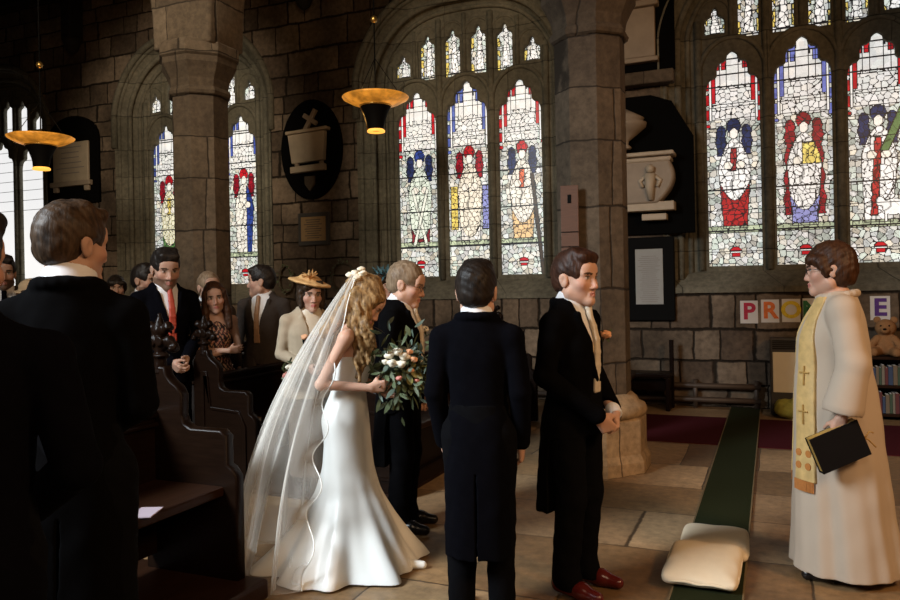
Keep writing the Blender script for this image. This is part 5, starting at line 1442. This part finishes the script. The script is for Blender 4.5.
def albextra(Fd):
    e, w = p.arm[0]; d = (w-e).normalized()
    Fd.add(cap(e, w-d*.06, .075*s, .095*s), .02*s)
    e, w = p.arm[1]; Fd.add(cap(e, w, .075*s, .085*s), .02*s)
    Fd.bump(.004, 11, 1)
    e, w = p.arm[0]; d = (w-e).normalized(); Fd.sub(cap(w-d*.035, w+d*.14, .082*s, .13*s), .006)
    Fd.sub(cap(p.up(0, -.004, 1.48), p.T[1], .066*s, .07*s), .004)
skirt(p, alb, M['alb'], 'robe', arms=(.072, .075), fold=albfold, extra=albextra)
Fd = Field((-.2, -.2, 1.36*s), (.2, .2, 1.62*s), .005)          # loose hood collar
for k in range(16):
    a0, a1 = k*2*math.pi/16, (k+1)*2*math.pi/16
    q = lambda a: p.up(.088*math.cos(a), -.012+.088*math.sin(a), 1.475-.012*math.sin(a))
    Fd.add(cap(q(a0), q(a1), .019*s, .019*s), .01)
Fd.obj('collar', M['alb'], p.root)
# stole follows the robe: a band of the robe surface, each side of the front
def stole(q, name):
    Fs = Field((-.35, -.3, .42*s), (.35, .42, 1.50*s), .005)
    sc_ = [tuple(t*s for t in z_) for z_ in alb]
    Fs.add(loft(sc_, albfold, grow=.014), 0)
    an = math.radians(38)*q; tx, ty = math.cos(an), -math.sin(an)*-1 if False else math.sin(an)
    nx_, ny_ = -math.sin(an), math.cos(an)
    tx, ty = math.cos(an), math.sin(an)
    cen = q*(-.0)
    def band(X, Y, Z):
        wv = np.interp(np.broadcast_to(Z, (1, 1, Z.shape[2])).ravel(), [.45*s, .8*s, 1.2*s, 1.38*s, 1.5*s], [.072, .062, .052, .042, .036]).astype(np.float32)[None, None]
        across = np.abs(X*tx+(Y-.0)*ty-cen)-wv
        front = -(X*nx_+Y*ny_)+.0
        return np.maximum(np.maximum(across, front), np.maximum(.52*s-Z, Z-1.47*s))
    Fs.cut(band)
    inner = Field((-.35, -.3, .42*s), (.35, .42, 1.50*s), .005)
    return Fs
M['stole'] = simple('gold_brocade', (.56, .38, .15), .55, var=.35, scale=26, bump=.1)
for q in (1, -1):
    Fs = stole(q, 'stole'); so = Fs.obj('stole', M['stole'], p.root)
    an = math.radians(38)*q; nx_, ny_ = -math.sin(an), math.cos(an); tx, ty = math.cos(an), math.sin(an)
    def surf(z, off, add=.018):
        rx = np.interp(z, [k_[0] for k_ in alb], [k_[1] for k_ in alb]); ry = np.interp(z, [k_[0] for k_ in alb], [k_[2] for k_ in alb]); cy = np.interp(z, [k_[0] for k_ in alb], [k_[4] for k_ in alb])
        best = None
        for r_ in np.linspace(.1, .35, 120):
            X = nx_*r_+tx*off; Y = ny_*r_+ty*off
            if (X/rx)**2+((Y-cy)/ry)**2 > 1.0: return Vector((X*s, Y*s, z*s))+Vector((nx_, ny_, 0))*add
        return Vector((nx_*.25, ny_*.25, z))
    bm = bmesh.new()
    for off in np.linspace(-.062, .062, 20): a_ = surf(.525, off); add_tube(bm, [a_, a_+Vector((0, 0, -.055))], .0032, 5)
    from_bm('fringe', bm, M['orange_thread'], so)
    for z in (.60, .665):
        for off in (-.032, .032):
            bm = bmesh.new(); add_tube(bm, [surf(z, off, .014), surf(z, off, .019)], .019, 12); from_bm('embroidered_roundel', bm, M['orange_thread'], so)
    for z in (.86, 1.06):
        bm = bmesh.new(); add_tube(bm, [surf(z-.045, 0), surf(z+.055, 0)], .005, 6); add_tube(bm, [surf(z+.02, -.03), surf(z+.02, .03)], .005, 6)
        from_bm('embroidered_cross', bm, M['gold'], so)
Rf = hair(p, M['hair_chestnut'], 'fringe', 1.25); glasses(p); shoes(p, M['shoe'])
# book in the priest's hand
bc = at_depth(838, 446, 3.72)
o = tag(empty('service_book', bc), 'black service book with gilt page edges held low by the priest', 'book')
Rb = Matrix((Rv, Fv, Vector((0, 0, 1)))).transposed()
mr = Rb.to_4x4() @ Matrix.Rotation(math.radians(-22), 4, 'Y')
bm = bmesh.new()
for y in (-.022, .022): add_box(bm, (0, y, 0), (.255, .006, .185), .002)
add_box(bm, (0, 0, -.0895), (.255, .048, .006), .002); bm.transform(mr); from_bm('cover', bm, M['book'], o)
bm = bmesh.new(); add_box(bm, (0, 0, .004), (.245, .038, .176), .001); bm.transform(mr); from_bm('pages', bm, M['gilt'], o)
bm = bmesh.new(); add_tube(bm, [(.12, 0, .0), (.14, -.005, -.01), (.165, -.01, .01), (.18, -.01, -.005)], .004, 6); add_tube(bm, [(.12, .008, .0), (.15, .0, -.03), (.165, -.01, -.075)], .004, 6); bm.transform(mr); from_bm('ribbon_marker', bm, M['gold'], o, True)
# --- ushers at the near left
p = person(pos(70, 2.50), 98, 1.88, 'usher with short sandy hair and dark tailcoat, seen from behind', head=(-36, 2, 0), hs=1.0, skin=.8, h=.005, brow=(.06, .035, .02), wide=.86, arms={'L': ((-.235, -.02, 1.12), (-.06, .20, .93)), 'R': ((.20, .0, 1.12), (.02, .20, 1.0))})
jacket(p, M['suit'], 'morning', vz=1.10, tie=M['cravat'], waist=M['waistcoat']); trousers(p, M['trouser']); hair(p, M['hair_sandy'], 'short', 1.2)
p = person(pos(-52, 1.80), 106, 1.79, 'dark haired man in navy suit cut off by the left edge', head=(-32, 2, 0), hs=1.10, skin=.8, h=.006, wide=1.05, arms={'L': ((-.27, -.02, 1.12), (-.06, .24, .95)), 'R': ((.27, -.02, 1.12), (.06, .24, .93))})
jacket(p, M['suit_navy'], 'morning', vz=1.10, tie=M['cravat'], waist=M['waistcoat']); trousers(p, M['trouser']); hair(p, M['hair_darkb'], 'short', 1.3)
# --- guests in the far pews
G = 'guests standing in the pews across the aisle'
HF = .0075
p = person(pos(165, 6.2), -48, 1.90, 'bearded man in navy suit and red tie looking down in the pews', G, head=(-6, 12, 0), hs=1.20, skin=.78, h=.0065, beard=(.17, .095, .06), arms={'L': ((-.27, -.02, 1.12), (-.06, .24, .95)), 'R': ((.27, -.02, 1.12), (.06, .24, .93))})
jacket(p, M['suit_navy'], 'lounge', vz=1.14, vs=.25, tie=M['tie_red']); trousers(p, M['suit_navy']); hair(p, M['hair_darkb'], 'short', 1.25)
p = person(pos(144, 7.35), -38, 1.82, 'dark haired man in tan jacket behind the red tie man', G, head=(20, 4, 0), hs=1.18, skin=.7, h=HF, beard=(.16, .09, .06))
jacket(p, M['suit_tan'], 'lounge', vz=1.14, tie=M['suit_navy']); trousers(p, M['suit_tan']); hair(p, M['hair_darkb'], 'short', 1.2)
p = person(pos(116, 8.6), -62, 1.75, 'dark haired person in brown top seen over the usher shoulder', G, head=(0, 0, 0), hs=1.14, skin=.62, h=HF)
jacket(p, M['suit_grey'], 'lounge', vz=1.14, shirt=M['suit_tan']); trousers(p, M['suit_grey']); hair(p, M['hair_darkb'], 'fringe', 1.0)
p = person(pos(3, 6.6), -55, 1.90, 'bearded man at the far left edge below the plain window', G, head=(0, 0, 0), hs=1.10, skin=.6, h=HF, beard=(.10, .06, .04))
jacket(p, M['suit_grey'], 'lounge', vz=1.14, tie=M['suit_navy']); trousers(p, M['suit_grey']); hair(p, M['hair_darkb'], 'short', 1.1)
p = person(pos(32, 6.3), -60, 1.66, 'guest in a rounded tan felt hat below the plain window', G, fem=True, head=(0, 6, 0), hs=1.08, skin=.7, h=HF)
skirt(p, [(.45, .26, .22), (.9, .185, .15), (1.05, .14, .115), (1.26, .155, .135, 0, .02), (1.38, .15, .105), (1.45, .09, .075)], M['suit_grey'], 'dress', arms=(.05, .043, .037)); hair(p, M['hair_brown'], 'bob', 1.0); shoes(p, M['shoe'])
R, c, hs_ = p.T; Fd = Field(npv(c)-.24, npv(c)+.26, .006); Fd.add(ell(c+R@Vector((0, -.015, .095))*hs_, [.098*hs_, .115*hs_, .075*hs_], R)); Fd.add(ell(c+R@Vector((0, -.01, .062))*hs_, [.135*hs_, .155*hs_, .014*hs_], R), .02); Fd.obj('hat', M['tanhat'], p.root)
p = person(pos(208, 6.85), -50, 1.73, 'grey haired guest mostly hidden behind the long haired woman', G, head=(0, 0, 0), hs=1.12, skin=.7, h=HF, brow=(.15, .1, .07))
jacket(p, M['suit_grey'], 'lounge', vz=1.14, tie=M['tie_tan']); trousers(p, M['suit_grey']); hair(p, M['hair_grey'], 'short', 1.0)
p = person(pos(214, 6.58), -58, 1.63, 'woman with long brown hair and folded arms in a printed sleeveless dress', G, fem=True, head=(-12, 2, 6), hs=1.16, skin=.80, h=.0065, lips=(.45, .15, .12),
           arms={'L': ((-.21, .03, 1.13), (.08, .20, 1.10)), 'R': ((.21, .03, 1.13), (-.07, .225, 1.13))}, hands={'L': ((.95, -.1, .1), (0, -1, 0), -1, (10, 15, 10)), 'R': ((-.95, -.15, .05), (0, -1, 0), 1, (10, 15, 10))})
def printc(v):
    r_ = np.random.default_rng(3); pal = np.array([(.02, .012, .012), (.30, .12, .08), (.03, .02, .018), (.42, .26, .16), (.12, .03, .03), (.02, .015, .015)])
    ang = np.arctan2(v[:, 1], v[:, 0])*.17
    iu = np.floor(ang/.017+.9*np.sin(v[:, 2]*70)).astype(int); iv = np.floor(v[:, 2]/.017+.9*np.sin(ang*110)).astype(int)
    return pal[(iu*7919+iv*104729+iu*iv*31) % 6]
skirt(p, [(.50, .19, .17), (.9, .182, .15), (1.05, .128, .105), (1.26, .150, .132, 0, .02), (1.36, .125, .095, 0, .005), (1.42, .07, .07)], M['print'], 'dress', cols=printc); hair(p, M['hair_chestnut'], 'long', 1.05); shoes(p, M['shoe'])
p = person(pos(263, 7.4), -104, 1.785, 'man in dark grey suit and tan tie looking away to the left', G, head=(-72, 0, 0), hs=1.16, skin=.78, h=.0065, fat=1.1, wide=1.06)
jacket(p, M['suit_grey'], 'lounge', vz=1.10, vs=.26, tie=M['tie_tan']); trousers(p, M['suit_grey']); hair(p, M['hair_darkb'], 'short', 1.2)
p = person(pos(309, 5.95), -58, 1.65, 'woman in a cream jacket and wide straw hat with flower corsage', G, fem=True, head=(-4, 4, 0), hs=1.15, skin=.82, h=.0065, wide=1.12, lips=(.45, .13, .11),
           arms={'R': ((.24, -.04, 1.13), (.10, .20, 1.03)), 'L': ((-.24, -.04, 1.13), (-.12, .20, 1.0))})
jacket(p, M['jacket_cream'], 'lounge', vz=1.05, vs=.16, wide_open=.02, shirt=M['cravat'], lapel=True, cuffs=False)
skirt(p, [(.12, .19, .16), (.8, .19, .16), (.95, .17, .14)], M['suit_tan'], 'skirt'); hair(p, M['hair_brown'], 'bob', 1.1); shoes(p, M['shoe'])
R, c, hs_ = p.T
Fd = Field(npv(c)-.32, npv(c)+.36, .006); RT = R @ rotM(0, 6, -10)
Fd.add(ell(c+R@Vector((0, -.01, .092))*hs_, [.155*hs_, .155*hs_, .024*hs_], RT)); Fd.add(ell(c+R@Vector((0, -.01, .112))*hs_, [.085*hs_, .09*hs_, .04*hs_], RT), .02)
Fd.bump(.003, 40)
ho = Fd.obj('straw_hat', M['straw'], p.root)
bm = bmesh.new()
for k in range(26): leaf(bm, c+R@Vector((.02, .06, .13))*hs_, Vector((random.uniform(-1, 1), random.uniform(-.6, .8), random.uniform(.1, .9))).normalized(), .065, .02, .5)
from_bm('hat_trim', bm, M['straw'], ho)
buttonhole(p, p.up(.10, .15, 1.27))
bm = bmesh.new()
for dx in (-.01, .012): add_box(bm, p.up(.10+dx, .158, 1.20), (.012, .006, .13), 0, Matrix.Rotation(dx*14, 3, 'Y'))
from_bm('corsage_ribbon', bm, M['suit'], p.root)
p = person(pos(383, 7.2), -52, 1.70, 'guest in teal feather hat hidden behind the bride and the grey haired man', G, fem=True, head=(0, 0, 0), hs=1.1, skin=.75, h=HF)
skirt(p, [(.45, .24, .20), (.9, .185, .15), (1.05, .14, .115), (1.26, .155, .135, 0, .02), (1.38, .15, .105), (1.45, .09, .075)], M['suit_navy'], 'dress', arms=(.05, .043, .037)); hair(p, M['hair_brown'], 'bob', 1.0); shoes(p, M['shoe'])
R, c, hs_ = p.T; bm = bmesh.new()
for k in range(60): leaf(bm, c+R@Vector((random.uniform(-.08, .05), random.uniform(-.06, .06), .105))*hs_, Vector((random.uniform(-1, 1), random.uniform(-1, 1), random.uniform(-.1, .8))).normalized(), .11, .022, .5)
from_bm('feather_hat', bm, M['teal'], p.root)
# posy tied to the pew end beside the veil
c = Vector((-4.02, 5.95, 1.0)); c = at_depth(289, 374, 5.7)
o = tag(empty('pew_posy', c), 'small posy of pink and white flowers on the pew rail beside the veil', 'flowers')
for k, (x, z, r, mm) in enumerate(((0, .05, .03, 'flower_white'), (-.02, -.01, .034, 'flower_pink'), (.03, .01, .028, 'flower_white'), (.01, -.06, .026, 'flower_white'))):
    Fd = Field((x-.06, -.06, z-.06), (x+.06, .06, z+.06), .005); rose(Fd, (x, 0, z), r); Fd.obj('flower', M[mm], o)
bm = bmesh.new()
for k in range(50): leaf(bm, Vector((random.gauss(0, .02), .01, random.gauss(0, .05))), Vector((random.uniform(-1, 1), random.uniform(-.6, .3), random.uniform(-1, 1))).normalized(), .06, .02)
e = from_bm('foliage', bm, M['leaf'], o)
